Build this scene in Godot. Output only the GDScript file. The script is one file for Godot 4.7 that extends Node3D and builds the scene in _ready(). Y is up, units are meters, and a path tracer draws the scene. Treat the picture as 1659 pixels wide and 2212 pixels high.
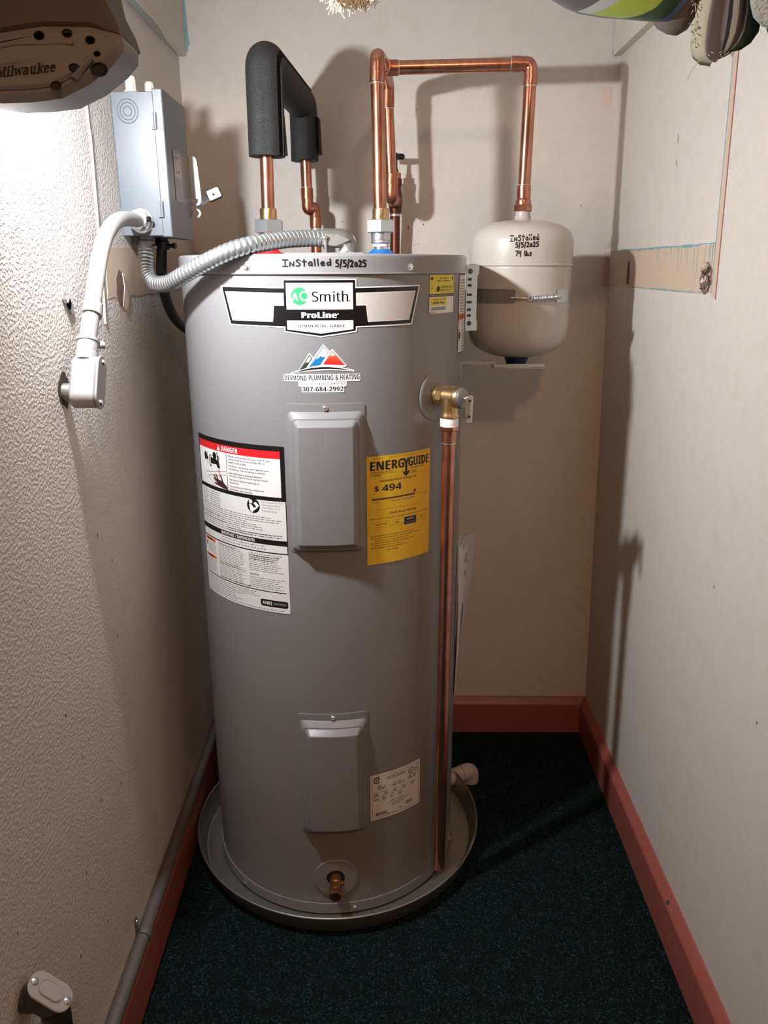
extends Node3D
# A heater cupboard: x to the right, y up, z towards the camera. The heater's axis stands on x = 0, z = 0.

const R := 0.26                 # heater jacket radius
const WALL_LEFT := -0.3347      # inner face of the left wall
const DEG := PI / 180.0

var M := {}
var base := {}                  # thing -> where its own origin lies in the room
var rng := RandomNumberGenerator.new()


# ---------------------------------------------------------------- mesh tools
class Geo:
	var v := PackedVector3Array()
	var t := PackedVector2Array()

	func tri(a: Vector3, b: Vector3, c: Vector3, ua := Vector2.ZERO, ub := Vector2.ZERO, uc := Vector2.ZERO) -> void:
		if (b - a).cross(c - a).length_squared() < 1e-18:
			return
		v.append_array([a, c, b])
		t.append_array([ua, uc, ub])

	func quad(a: Vector3, b: Vector3, c: Vector3, d: Vector3, ua := Vector2.ZERO, ub := Vector2.ZERO, uc := Vector2.ZERO, ud := Vector2.ZERO) -> void:
		tri(a, b, c, ua, ub, uc)
		tri(a, c, d, ua, uc, ud)

	func add(o: Geo, xf := Transform3D.IDENTITY) -> Geo:
		v.append_array(xf * o.v)
		t.append_array(o.t)
		return self

	func grid(rows: Array, wrap_u := false, uvs := true, flip := false) -> Geo:
		# rows of equal length; outside is on the left of row direction x column direction
		var n: int = rows[0].size()
		var m := rows.size()
		for i in m - 1:
			for j in (n if wrap_u else n - 1):
				var k := (j + 1) % n
				var u0 := float(j) / (n if wrap_u else n - 1)
				var u1 := float(j + 1) / (n if wrap_u else n - 1)
				var w0 := 1.0 - float(i) / (m - 1)
				var w1 := 1.0 - float(i + 1) / (m - 1)
				if flip:
					quad(rows[i][k], rows[i][j], rows[i + 1][j], rows[i + 1][k], Vector2(u1, w0), Vector2(u0, w0), Vector2(u0, w1), Vector2(u1, w1))
				else:
					quad(rows[i][j], rows[i][k], rows[i + 1][k], rows[i + 1][j], Vector2(u0, w0), Vector2(u1, w0), Vector2(u1, w1), Vector2(u0, w1))
		return self

	func lathe(prof: Array, seg := 32, xf := Transform3D.IDENTITY) -> Geo:
		var rows := []
		for p in prof:
			var row := PackedVector3Array()
			for k in seg:
				var a := TAU * k / seg
				row.append(xf * Vector3(p.x * sin(a), p.y, p.x * cos(a)))
			rows.append(row)
		return grid(rows, true)

	func sweep(path: PackedVector3Array, prof: PackedVector2Array, scales := PackedFloat32Array(), up := Vector3.ZERO, caps := true) -> Geo:
		# prof counter-clockwise, in the plane across the path
		var n := path.size()
		var rows := []
		var tan := (path[1] - path[0]).normalized()
		var x := up.cross(tan) if up != Vector3.ZERO else (Vector3.UP if absf(tan.y) < 0.9 else Vector3.FORWARD).cross(tan)
		x = x.normalized()
		for i in n:
			var nt := (path[mini(i + 1, n - 1)] - path[maxi(i - 1, 0)]).normalized()
			var ax := tan.cross(nt)
			if ax.length() > 1e-6:
				x = x.rotated(ax.normalized(), tan.angle_to(nt))
			tan = nt
			x = (x - tan * x.dot(tan)).normalized()
			var y := tan.cross(x)
			var s := scales[i] if scales.size() == n else 1.0
			var row := PackedVector3Array()
			for p in prof:
				row.append(path[i] + (x * p.x + y * p.y) * s)
			rows.append(row)
		grid(rows, true)
		if caps:
			var ids := Geometry2D.triangulate_polygon(prof)
			for k in range(0, ids.size(), 3):
				var a := ids[k]
				var b := ids[k + 1]
				var c := ids[k + 2]
				if (prof[b] - prof[a]).cross(prof[c] - prof[a]) < 0:
					b = ids[k + 2]
					c = ids[k + 1]
				tri(rows[n - 1][a], rows[n - 1][b], rows[n - 1][c])
				tri(rows[0][a], rows[0][c], rows[0][b])
		return self

	func tube(path: PackedVector3Array, r: float, seg := 20, scales := PackedFloat32Array(), caps := true) -> Geo:
		var prof := PackedVector2Array()
		for k in seg:
			prof.append(Vector2(cos(TAU * k / seg), sin(TAU * k / seg)) * r)
		return sweep(path, prof, scales, Vector3.ZERO, caps)

	func prism(poly: PackedVector2Array, z0: float, z1: float, xf := Transform3D.IDENTITY, bevel := 0.0) -> Geo:
		var p := poly.duplicate()
		if Geometry2D.is_polygon_clockwise(p):
			p.reverse()
		var q := p
		if bevel > 0.0:
			q = inset(p, bevel)
		var rows := []
		var levels := [[q, z0], [p, z0 + bevel], [p, z1 - bevel], [q, z1]] if bevel > 0.0 else [[p, z0], [p, z1]]
		for l in levels:
			var row := PackedVector3Array()
			for w in l[0]:
				row.append(xf * Vector3(w.x, w.y, l[1]))
			rows.append(row)
		grid(rows, true)
		var ids := Geometry2D.triangulate_polygon(q)
		var last := rows.size() - 1
		for k in range(0, ids.size(), 3):
			var a := ids[k]
			var b := ids[k + 1]
			var c := ids[k + 2]
			if (q[b] - q[a]).cross(q[c] - q[a]) < 0:
				b = ids[k + 2]
				c = ids[k + 1]
			tri(rows[last][a], rows[last][b], rows[last][c])
			tri(rows[0][a], rows[0][c], rows[0][b])
		return self

	static func inset(p: PackedVector2Array, d: float) -> PackedVector2Array:
		var out := PackedVector2Array()
		var n := p.size()
		for i in n:
			var e0 := (p[i] - p[(i + n - 1) % n]).normalized()
			var e1 := (p[(i + 1) % n] - p[i]).normalized()
			var n0 := Vector2(-e0.y, e0.x)
			var n1 := Vector2(-e1.y, e1.x)
			var m := (n0 + n1).normalized()
			out.append(p[i] + m * d / maxf(0.35, m.dot(n0)))
		return out

	func hexa(c: Array) -> Geo:
		# bottom corners 0 1 2 3 counter-clockwise from above, then the top ones
		quad(c[3], c[2], c[1], c[0])
		quad(c[4], c[5], c[6], c[7])
		for i in 4:
			var j := (i + 1) % 4
			quad(c[i], c[j], c[j + 4], c[i + 4])
		return self

	func block(lo: Vector3, hi: Vector3, b := 0.0) -> Geo:
		var poly := PackedVector2Array([Vector2(lo.x, lo.y), Vector2(hi.x, lo.y), Vector2(hi.x, hi.y), Vector2(lo.x, hi.y)])
		return prism(poly, lo.z, hi.z, Transform3D.IDENTITY, b)

	func mesh(angle := 38.0, shift := Vector3.ZERO) -> ArrayMesh:
		var n := v.size() / 3
		var fn := PackedVector3Array()
		fn.resize(n)
		var at := {}
		var keys := []
		keys.resize(v.size())
		for i in n:
			var w := (v[i * 3 + 2] - v[i * 3]).cross(v[i * 3 + 1] - v[i * 3])
			fn[i] = w
			for k in 3:
				var key := Vector3i((v[i * 3 + k] * 40000.0).round())
				keys[i * 3 + k] = key
				if at.has(key):
					at[key].append(i)
				else:
					at[key] = [i]
		var lim := cos(deg_to_rad(angle))
		var unit := PackedVector3Array()
		unit.resize(n)
		for i in n:
			unit[i] = fn[i].normalized()
		var normals := PackedVector3Array()
		normals.resize(v.size())
		for i in v.size():
			var own := unit[i / 3]
			var sum := Vector3.ZERO
			for f in at[keys[i]]:
				if unit[f].dot(own) >= lim:
					sum += fn[f]
			normals[i] = sum.normalized()
		var arrays := []
		arrays.resize(Mesh.ARRAY_MAX)
		var moved := PackedVector3Array()
		moved.resize(v.size())
		for i in v.size():
			moved[i] = v[i] - shift
		arrays[Mesh.ARRAY_VERTEX] = moved
		arrays[Mesh.ARRAY_NORMAL] = normals
		arrays[Mesh.ARRAY_TEX_UV] = t
		var am := ArrayMesh.new()
		am.add_surface_from_arrays(Mesh.PRIMITIVE_TRIANGLES, arrays)
		return am


# ---------------------------------------------------------------- flat print: a sheet drawn in its own units
class Sheet:
	var im: Image
	var k: Vector2
	var o: Vector2
	var size: Vector2i

	func _init(w: int, h: int, bg: Color, corner: Vector2, extent: Vector2) -> void:
		size = Vector2i(w, h)
		im = Image.create(w * 2, h * 2, false, Image.FORMAT_RGB8)
		im.fill(bg)
		o = corner
		k = Vector2(w * 2 / extent.x, h * 2 / extent.y)

	func raw_tri(a: Vector2, b: Vector2, c: Vector2, col: Color) -> void:
		var lo := ceili(minf(a.y, minf(b.y, c.y)) - 0.5)
		var hi := ceili(maxf(a.y, maxf(b.y, c.y)) - 0.5)
		for y in range(maxi(lo, 0), mini(hi, im.get_height())):
			var yc := y + 0.5
			var x0 := INF
			var x1 := -INF
			for e in [[a, b], [b, c], [c, a]]:
				var p: Vector2 = e[0]
				var q: Vector2 = e[1]
				if (p.y <= yc) != (q.y <= yc):
					var x := p.x + (q.x - p.x) * (yc - p.y) / (q.y - p.y)
					x0 = minf(x0, x)
					x1 = maxf(x1, x)
			if x1 > x0:
				var s := ceili(x0 - 0.5)
				var w := ceili(x1 - 0.5) - s
				if w > 0:
					im.fill_rect(Rect2i(s, y, w, 1), col)

	func poly(p: PackedVector2Array, col: Color) -> void:
		var q := PackedVector2Array()
		for w in p:
			q.append((w - o) * k)
		var ids := Geometry2D.triangulate_polygon(q)
		for i in range(0, ids.size(), 3):
			raw_tri(q[ids[i]], q[ids[i + 1]], q[ids[i + 2]], col)

	func rect(x: float, y: float, w: float, h: float, col: Color) -> void:
		poly(PackedVector2Array([Vector2(x, y), Vector2(x + w, y), Vector2(x + w, y + h), Vector2(x, y + h)]), col)

	func line(a: Vector2, b: Vector2, w: float, col: Color) -> void:
		var d := (b - a).normalized().orthogonal() * w * 0.5
		poly(PackedVector2Array([a + d, b + d, b - d, a - d]), col)

	func disc(c: Vector2, rx: float, ry: float, col: Color) -> void:
		var p := PackedVector2Array()
		for i in 40:
			p.append(c + Vector2(cos(TAU * i / 40) * rx, sin(TAU * i / 40) * ry))
		poly(p, col)

	func strokes(lines: Array, w: float, col: Color) -> void:
		for l in lines:
			for i in l.size() - 1:
				line(l[i], l[i + 1], w, col)
			for p in l:
				disc(p, w * 0.5, w * 0.5, col)

	func text(s: String, x: float, y: float, w: float, h: float, col: Color, bold := true, face := "Droid Sans", rise := 0.0) -> void:
		# the letters' own bounding box is fitted to x, y, w, h; rise lifts the right end
		var f := SystemFont.new()
		f.font_names = PackedStringArray([face])
		f.font_weight = 700 if bold else 400
		var tm := TextMesh.new()
		tm.font = f
		tm.font_size = 64
		tm.depth = 0.0
		tm.pixel_size = 0.01
		tm.curve_step = 1.5
		tm.text = s
		if tm.get_surface_count() == 0:
			return
		var arr := tm.surface_get_arrays(0)
		var vs: PackedVector3Array = arr[Mesh.ARRAY_VERTEX]
		var ix: PackedInt32Array = arr[Mesh.ARRAY_INDEX]
		var lo := Vector2(INF, INF)
		var hi := -lo
		for p in vs:
			lo = lo.min(Vector2(p.x, p.y))
			hi = hi.max(Vector2(p.x, p.y))
		var put := func(p: Vector3) -> Vector2:
			var a := (p.x - lo.x) / (hi.x - lo.x)
			return (Vector2(x + a * w, y + h - (p.y - lo.y) / (hi.y - lo.y) * h - a * rise) - o) * k
		for i in range(0, ix.size(), 3):
			raw_tri(put.call(vs[ix[i]]), put.call(vs[ix[i + 1]]), put.call(vs[ix[i + 2]]), col)

	func small_print(x: float, y: float, w: float, n: int, pitch: float, th: float, col: Color, r: RandomNumberGenerator, ragged := 0.2) -> void:
		# lines of type too small to read: word-long bars broken into letter-wide marks
		for i in n:
			var cx := x
			var end := x + w * (1.0 - r.randf() * ragged)
			while cx < end:
				var wl := th * r.randf_range(1.2, 5.0)
				var stop := minf(cx + wl, end)
				while cx < stop:
					var g := th * r.randf_range(0.3, 0.6)
					var tall := r.randf_range(0.6, 1.0)
					rect(cx, y + i * pitch + th * (1.0 - tall), minf(g, stop - cx), th * tall, col)
					cx += g + th * 0.16
				cx += th * 0.7

	func texture() -> ImageTexture:
		im.resize(size.x, size.y, Image.INTERPOLATE_LANCZOS)
		return ImageTexture.create_from_image(im)


# ---------------------------------------------------------------- scene tools
func mat(key: String, col: Color, rough := 0.6, metal := 0.0) -> StandardMaterial3D:
	var m := StandardMaterial3D.new()
	m.resource_name = key
	m.albedo_color = col
	m.roughness = rough
	m.metallic = metal
	M[key] = m
	return m


func noise_tex(freq: float, side: int, kind := FastNoiseLite.TYPE_SIMPLEX_SMOOTH, octaves := 2, ramp: Gradient = null, seed_ := 1) -> NoiseTexture2D:
	var f := FastNoiseLite.new()
	f.noise_type = kind
	f.frequency = freq
	f.fractal_octaves = octaves
	f.seed = seed_
	var n := NoiseTexture2D.new()
	n.width = side
	n.height = side
	n.seamless = true
	n.noise = f
	if ramp:
		n.color_ramp = ramp
	return n


func ramp(pairs: Array) -> Gradient:
	var g := Gradient.new()
	var offs := PackedFloat32Array()
	var cols := PackedColorArray()
	for p in pairs:
		offs.append(p[0])
		cols.append(p[1])
	g.offsets = offs
	g.colors = cols
	return g


func relief(m: StandardMaterial3D, tex: Texture2D, cm: float, per_metre: float) -> void:
	m.heightmap_enabled = true
	m.heightmap_texture = tex
	m.heightmap_scale = cm
	m.uv1_triplanar = true
	m.uv1_scale = Vector3.ONE * per_metre


func thing(called: String, label: String, category: String, at := Vector3.ZERO, group := "") -> Node3D:
	var o := Node3D.new()
	o.name = called
	o.position = at
	o.set_meta("label", label)
	o.set_meta("category", category)
	if group:
		o.set_meta("group", group)
	add_child(o, true)
	base[o] = at
	return o


func part(owner_: Node3D, called: String, g: Geo, m: Material, angle := 38.0) -> MeshInstance3D:
	# the shape is given in the room's coordinates and moved to its thing's origin
	var o := MeshInstance3D.new()
	o.name = called
	o.mesh = g.mesh(angle, base[owner_])
	o.material_override = m
	owner_.add_child(o, true)
	base[o] = base[owner_]
	return o


func copy_part(owner_: Node3D, called: String, mesh: Mesh, m: Material, xf: Transform3D) -> MeshInstance3D:
	var o := MeshInstance3D.new()
	o.name = called
	o.mesh = mesh
	o.material_override = m
	o.transform = Transform3D(xf.basis, xf.origin - base[owner_])
	owner_.add_child(o, true)
	base[o] = base[owner_]
	return o


func struct(called: String, g: Geo, m: Material) -> MeshInstance3D:
	var o := MeshInstance3D.new()
	o.name = called
	o.mesh = g.mesh(30.0)
	o.material_override = m
	o.set_meta("kind", "structure")
	add_child(o, true)
	base[o] = Vector3.ZERO
	return o


func along(dir: Vector3, at: Vector3, near := Vector3.UP) -> Transform3D:
	# y axis along dir
	var y := dir.normalized()
	var x := near.cross(y)
	if x.length() < 1e-4:
		x = Vector3.RIGHT
	x = x.normalized()
	return Transform3D(Basis(x, y, x.cross(y)), at)


func facing(normal: Vector3, at: Vector3, up := Vector3.UP) -> Transform3D:
	# z axis along normal, y near up
	var z := normal.normalized()
	var x := up.cross(z).normalized()
	return Transform3D(Basis(x, z.cross(x), z), at)


func pts(a: Array) -> PackedVector3Array:
	return PackedVector3Array(a)


func flat(a: Array) -> PackedVector2Array:
	var out := PackedVector2Array()
	for i in range(0, a.size(), 2):
		out.append(Vector2(a[i], a[i + 1]))
	return out


func spline(a: Array, each := 10) -> PackedVector3Array:
	var out := PackedVector3Array()
	for i in a.size() - 1:
		var p0: Vector3 = a[maxi(i - 1, 0)]
		var p3: Vector3 = a[mini(i + 2, a.size() - 1)]
		for k in each:
			out.append((a[i] as Vector3).cubic_interpolate(a[i + 1], p0, p3, float(k) / each))
	out.append(a[a.size() - 1])
	return out


func bends(a: Array, r: float, n := 8) -> PackedVector3Array:
	# a polyline with its corners rounded
	var out := PackedVector3Array([a[0]])
	for i in range(1, a.size() - 1):
		var p: Vector3 = a[i]
		var u: Vector3 = (a[i - 1] - p)
		var w: Vector3 = (a[i + 1] - p)
		var half := u.angle_to(w) * 0.5
		var d := minf(r / tan(half), minf(u.length(), w.length()) * 0.49)
		var s := p + u.normalized() * d
		var e := p + w.normalized() * d
		for k in n + 1:
			var f := float(k) / n
			out.append(s.lerp(p, f).lerp(p.lerp(e, f), f))
	out.append(a[a.size() - 1])
	return out


func rrect(w: float, h: float, r: float, n := 5) -> PackedVector2Array:
	var out := PackedVector2Array()
	for c in 4:
		var sx := 1.0 if c == 0 or c == 3 else -1.0
		var sy := 1.0 if c < 2 else -1.0
		for k in n + 1:
			var a := (c + float(k) / n) * PI * 0.5
			out.append(Vector2(sx * (w * 0.5 - r) + cos(a) * r, sy * (h * 0.5 - r) + sin(a) * r))
	return out


func ngon(n: int, r: float, turn := 0.0) -> PackedVector2Array:
	var out := PackedVector2Array()
	for k in n:
		out.append(Vector2(cos(TAU * k / n + turn), sin(TAU * k / n + turn)) * r)
	return out


func ring_prof(r0: float, r1: float, y0: float, y1: float, b: float) -> Array:
	# a hollow ring: inner radius r0, outer r1
	return [Vector2(r0, y0 + b), Vector2(r0 + b, y0), Vector2(r1 - b, y0), Vector2(r1, y0 + b), Vector2(r1, y1 - b), Vector2(r1 - b, y1), Vector2(r0 + b, y1), Vector2(r0, y1 - b), Vector2(r0, y0 + b)]


func plug_prof(r: float, y0: float, y1: float, b: float) -> Array:
	return [Vector2(0, y0), Vector2(r - b, y0), Vector2(r, y0 + b), Vector2(r, y1 - b), Vector2(r - b, y1), Vector2(0, y1)]


func on_heater(deg: float, y: float, h := 0.0) -> Vector3:
	return Vector3(sin(deg * DEG) * (R + h), y, cos(deg * DEG) * (R + h))


func heater_frame(deg: float, y: float, h := 0.0) -> Transform3D:
	# z outwards from the jacket, y up
	return facing(Vector3(sin(deg * DEG), 0, cos(deg * DEG)), on_heater(deg, y, h))


func sticker(polys: Array, lo: Vector2, hi: Vector2, put: Callable, strip: float) -> Geo:
	# polygons in label units, cut into strips so that they follow a curved surface
	var g := Geo.new()
	var big := 1000.0 / (hi.x - lo.x)
	for p in polys:
		var scaled := PackedVector2Array()
		var x0 := INF
		var x1 := -INF
		for w in p:
			scaled.append((w - lo) * big)
			x0 = minf(x0, scaled[scaled.size() - 1].x)
			x1 = maxf(x1, scaled[scaled.size() - 1].x)
		var step := strip * big
		var s: float = floor(x0 / step) * step
		while s < x1:
			for q in Geometry2D.intersect_polygons(scaled, PackedVector2Array([Vector2(s, -5000), Vector2(s + step, -5000), Vector2(s + step, 5000), Vector2(s, 5000)])):
				var ids := Geometry2D.triangulate_polygon(q)
				for i in range(0, ids.size(), 3):
					var c := []
					var uv := []
					for k in 3:
						var w: Vector2 = q[ids[i + k]] / big + lo
						c.append(put.call(w))
						uv.append((w - lo) / (hi - lo))
					if (q[ids[i + 1]] - q[ids[i]]).cross(q[ids[i + 2]] - q[ids[i]]) < 0:
						g.tri(c[0], c[1], c[2], uv[0], uv[1], uv[2])
					else:
						g.tri(c[0], c[2], c[1], uv[0], uv[2], uv[1])
			s += step
	return g


func label_mat(key: String, sheet: Sheet, rough := 0.45) -> StandardMaterial3D:
	var m := mat(key, Color.WHITE, rough)
	m.albedo_texture = sheet.texture()
	m.texture_repeat = false
	return m


func wall_right(z: float, y: float, off := 0.0) -> Vector3:
	return Vector3(0.6757 - 0.0244 * (z + 0.3986) - 0.0253 * y - off, y, z)


func wall_back(x: float, y: float, off := 0.0) -> Vector3:
	return Vector3(x, y, -0.3986 + 0.0229 * (x - 0.6757) + off)


func wall_left(z: float, y: float, off := 0.0) -> Vector3:
	return Vector3(WALL_LEFT + off, y, z)


func patch(poly: PackedVector2Array, put: Callable, thick: float) -> Geo:
	# a thin layer with an outline of its own on a wall; put(z or x, y, off)
	var g := Geo.new()
	var p := poly.duplicate()
	if not Geometry2D.is_polygon_clockwise(p):
		p.reverse()
	var n := p.size()
	var ids := Geometry2D.triangulate_polygon(p)
	for i in range(0, ids.size(), 3):
		g.tri(put.call(p[ids[i]].x, p[ids[i]].y, thick), put.call(p[ids[i + 1]].x, p[ids[i + 1]].y, thick), put.call(p[ids[i + 2]].x, p[ids[i + 2]].y, thick))
	for i in n:
		var j := (i + 1) % n
		g.quad(put.call(p[i].x, p[i].y, thick), put.call(p[j].x, p[j].y, thick), put.call(p[j].x, p[j].y, -0.001), put.call(p[i].x, p[i].y, -0.001))
	return g


# marker-pen letters: strokes in a box one unit high
const PEN := {
	"I": [0.6, [[0.0, 1.0, 0.6, 1.0], [0.3, 1.0, 0.3, 0.0], [0.0, 0.0, 0.6, 0.0]]],
	"N": [0.5, [[0.0, 0.0, 0.02, 0.62, 0.45, 0.02, 0.48, 0.64]]],
	"S": [0.5, [[0.48, 0.84, 0.3, 0.98, 0.1, 0.9, 0.08, 0.68, 0.4, 0.46, 0.48, 0.2, 0.3, 0.0, 0.0, 0.06]]],
	"s": [0.4, [[0.4, 0.62, 0.22, 0.7, 0.08, 0.58, 0.3, 0.34, 0.36, 0.12, 0.2, 0.0, 0.0, 0.04]]],
	"t": [0.45, [[0.2, 1.0, 0.22, 0.0], [0.0, 0.66, 0.45, 0.68]]],
	"a": [0.45, [[0.4, 0.54, 0.16, 0.6, 0.0, 0.3, 0.14, 0.02, 0.36, 0.14, 0.4, 0.58, 0.45, 0.0]]],
	"l": [0.12, [[0.0, 1.0, 0.08, 0.0]]],
	"e": [0.45, [[0.04, 0.3, 0.4, 0.36, 0.34, 0.58, 0.12, 0.56, 0.0, 0.26, 0.16, 0.0, 0.44, 0.08]]],
	"d": [0.45, [[0.38, 0.44, 0.14, 0.5, 0.0, 0.22, 0.14, 0.0, 0.38, 0.14], [0.4, 1.0, 0.44, 0.0]]],
	"b": [0.42, [[0.0, 1.0, 0.02, 0.04, 0.34, 0.06, 0.42, 0.34, 0.22, 0.5, 0.02, 0.4]]],
	"5": [0.48, [[0.46, 1.0, 0.1, 0.98, 0.06, 0.58, 0.36, 0.62, 0.48, 0.32, 0.32, 0.02, 0.0, 0.06]]],
	"2": [0.46, [[0.0, 0.78, 0.18, 1.0, 0.4, 0.82, 0.3, 0.44, 0.0, 0.02, 0.46, 0.04]]],
	"0": [0.46, [[0.22, 0.7, 0.04, 0.46, 0.06, 0.12, 0.24, 0.0, 0.42, 0.2, 0.4, 0.56, 0.22, 0.7]]],
	"7": [0.44, [[0.0, 0.96, 0.42, 1.0, 0.24, 0.0]]],
	"4": [0.42, [[0.04, 1.0, 0.0, 0.5, 0.4, 0.52], [0.42, 1.0, 0.36, -0.15]]],
	"/": [0.25, [[0.22, 1.1, 0.0, -0.2]]],
	" ": [0.35, []],
}


func pen_lines(s: String, x: float, y: float, h: float, width: float, rise := 0.0) -> Array:
	# polylines for a line of handwriting that starts at x, stands on y and is width long
	var total := 0.0
	for c in s:
		total += PEN[c][0] + 0.26
	total -= 0.26
	var k := width / total
	var out := []
	var cx := 0.0
	for c in s:
		for st in PEN[c][1]:
			var l := PackedVector2Array()
			for i in range(0, st.size(), 2):
				l.append(Vector2(x + (cx + st[i]) * k, y + st[i + 1] * h + rise * cx / total))
			out.append(l)
		cx += PEN[c][0] + 0.26
	return out


func pen_shape(lines: Array, w: float, lo: Vector2, hi: Vector2, put: Callable, strip: float) -> Geo:
	var polys := []
	for l in lines:
		for i in l.size() - 1:
			var a: Vector2 = l[i]
			var b: Vector2 = l[i + 1]
			var turn := (b - a).angle()
			var p := PackedVector2Array()
			for k in 7:
				p.append(b + Vector2.from_angle(turn - PI * 0.5 + PI * k / 6.0) * w * 0.5)
			for k in 7:
				p.append(a + Vector2.from_angle(turn + PI * 0.5 + PI * k / 6.0) * w * 0.5)
			polys.append(p)
	return sticker(polys, lo, hi, put, strip)


# ---------------------------------------------------------------- the scene
func _ready() -> void:
	rng.seed = 7
	set_view()
	make_materials()
	build_room()
	build_heater()
	build_pan()
	build_hot_pipe()
	build_cold_pipe()
	build_supply_pipe()
	build_relief_valve()
	build_expansion_tank()
	build_switch_box()
	build_conduits()
	build_manual()
	build_shelf_things()


func set_view() -> void:
	var cam := Camera3D.new()
	cam.name = "camera"
	cam.position = Vector3(0.0917, 1.2436, 1.5278)
	cam.rotation = Vector3(-0.3016, -0.0116, -0.0022)
	cam.fov = 66.25
	cam.near = 0.02
	cam.far = 20.0
	cam.current = true
	add_child(cam)
	var env := Environment.new()
	env.background_mode = Environment.BG_COLOR
	env.background_color = Color(0.02, 0.02, 0.02)
	env.tonemap_mode = Environment.TONE_MAPPER_LINEAR
	env.tonemap_exposure = 1.0
	env.sdfgi_enabled = true
	env.ssao_enabled = true
	env.ssil_enabled = true
	var we := WorldEnvironment.new()
	we.name = "environment"
	we.environment = env
	add_child(we)
	# the work light that hangs from the shelf shines into the cupboard
	var lamp := AreaLight3D.new()
	lamp.name = "work_lamp_glow"
	lamp.position = Vector3(-0.288, 1.5, 0.537)
	lamp.look_at_from_position(lamp.position, lamp.position + Vector3(0.55, -0.66, -0.51), Vector3.FORWARD)
	lamp.area_size = Vector2(0.034, 0.034)
	lamp.area_normalize_energy = true
	lamp.light_color = Color(0.955, 0.975, 1.0)
	lamp.light_energy = 1.22
	lamp.area_range = 8.0
	lamp.area_attenuation = 2.0
	lamp.shadow_enabled = true
	add_child(lamp)
	# unseen weak, warm ceiling lamp behind the camera; lights the shaded walls
	var fill := OmniLight3D.new()
	fill.name = "unseen_passage_lamp_glow"
	fill.position = Vector3(0.35, 2.205, 2.25)
	fill.light_color = Color(1.0, 0.80, 0.61)
	fill.light_energy = 0.72
	fill.light_size = 0.06
	fill.omni_range = 8.0
	fill.omni_attenuation = 2.0
	fill.shadow_enabled = true
	add_child(fill)


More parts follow.
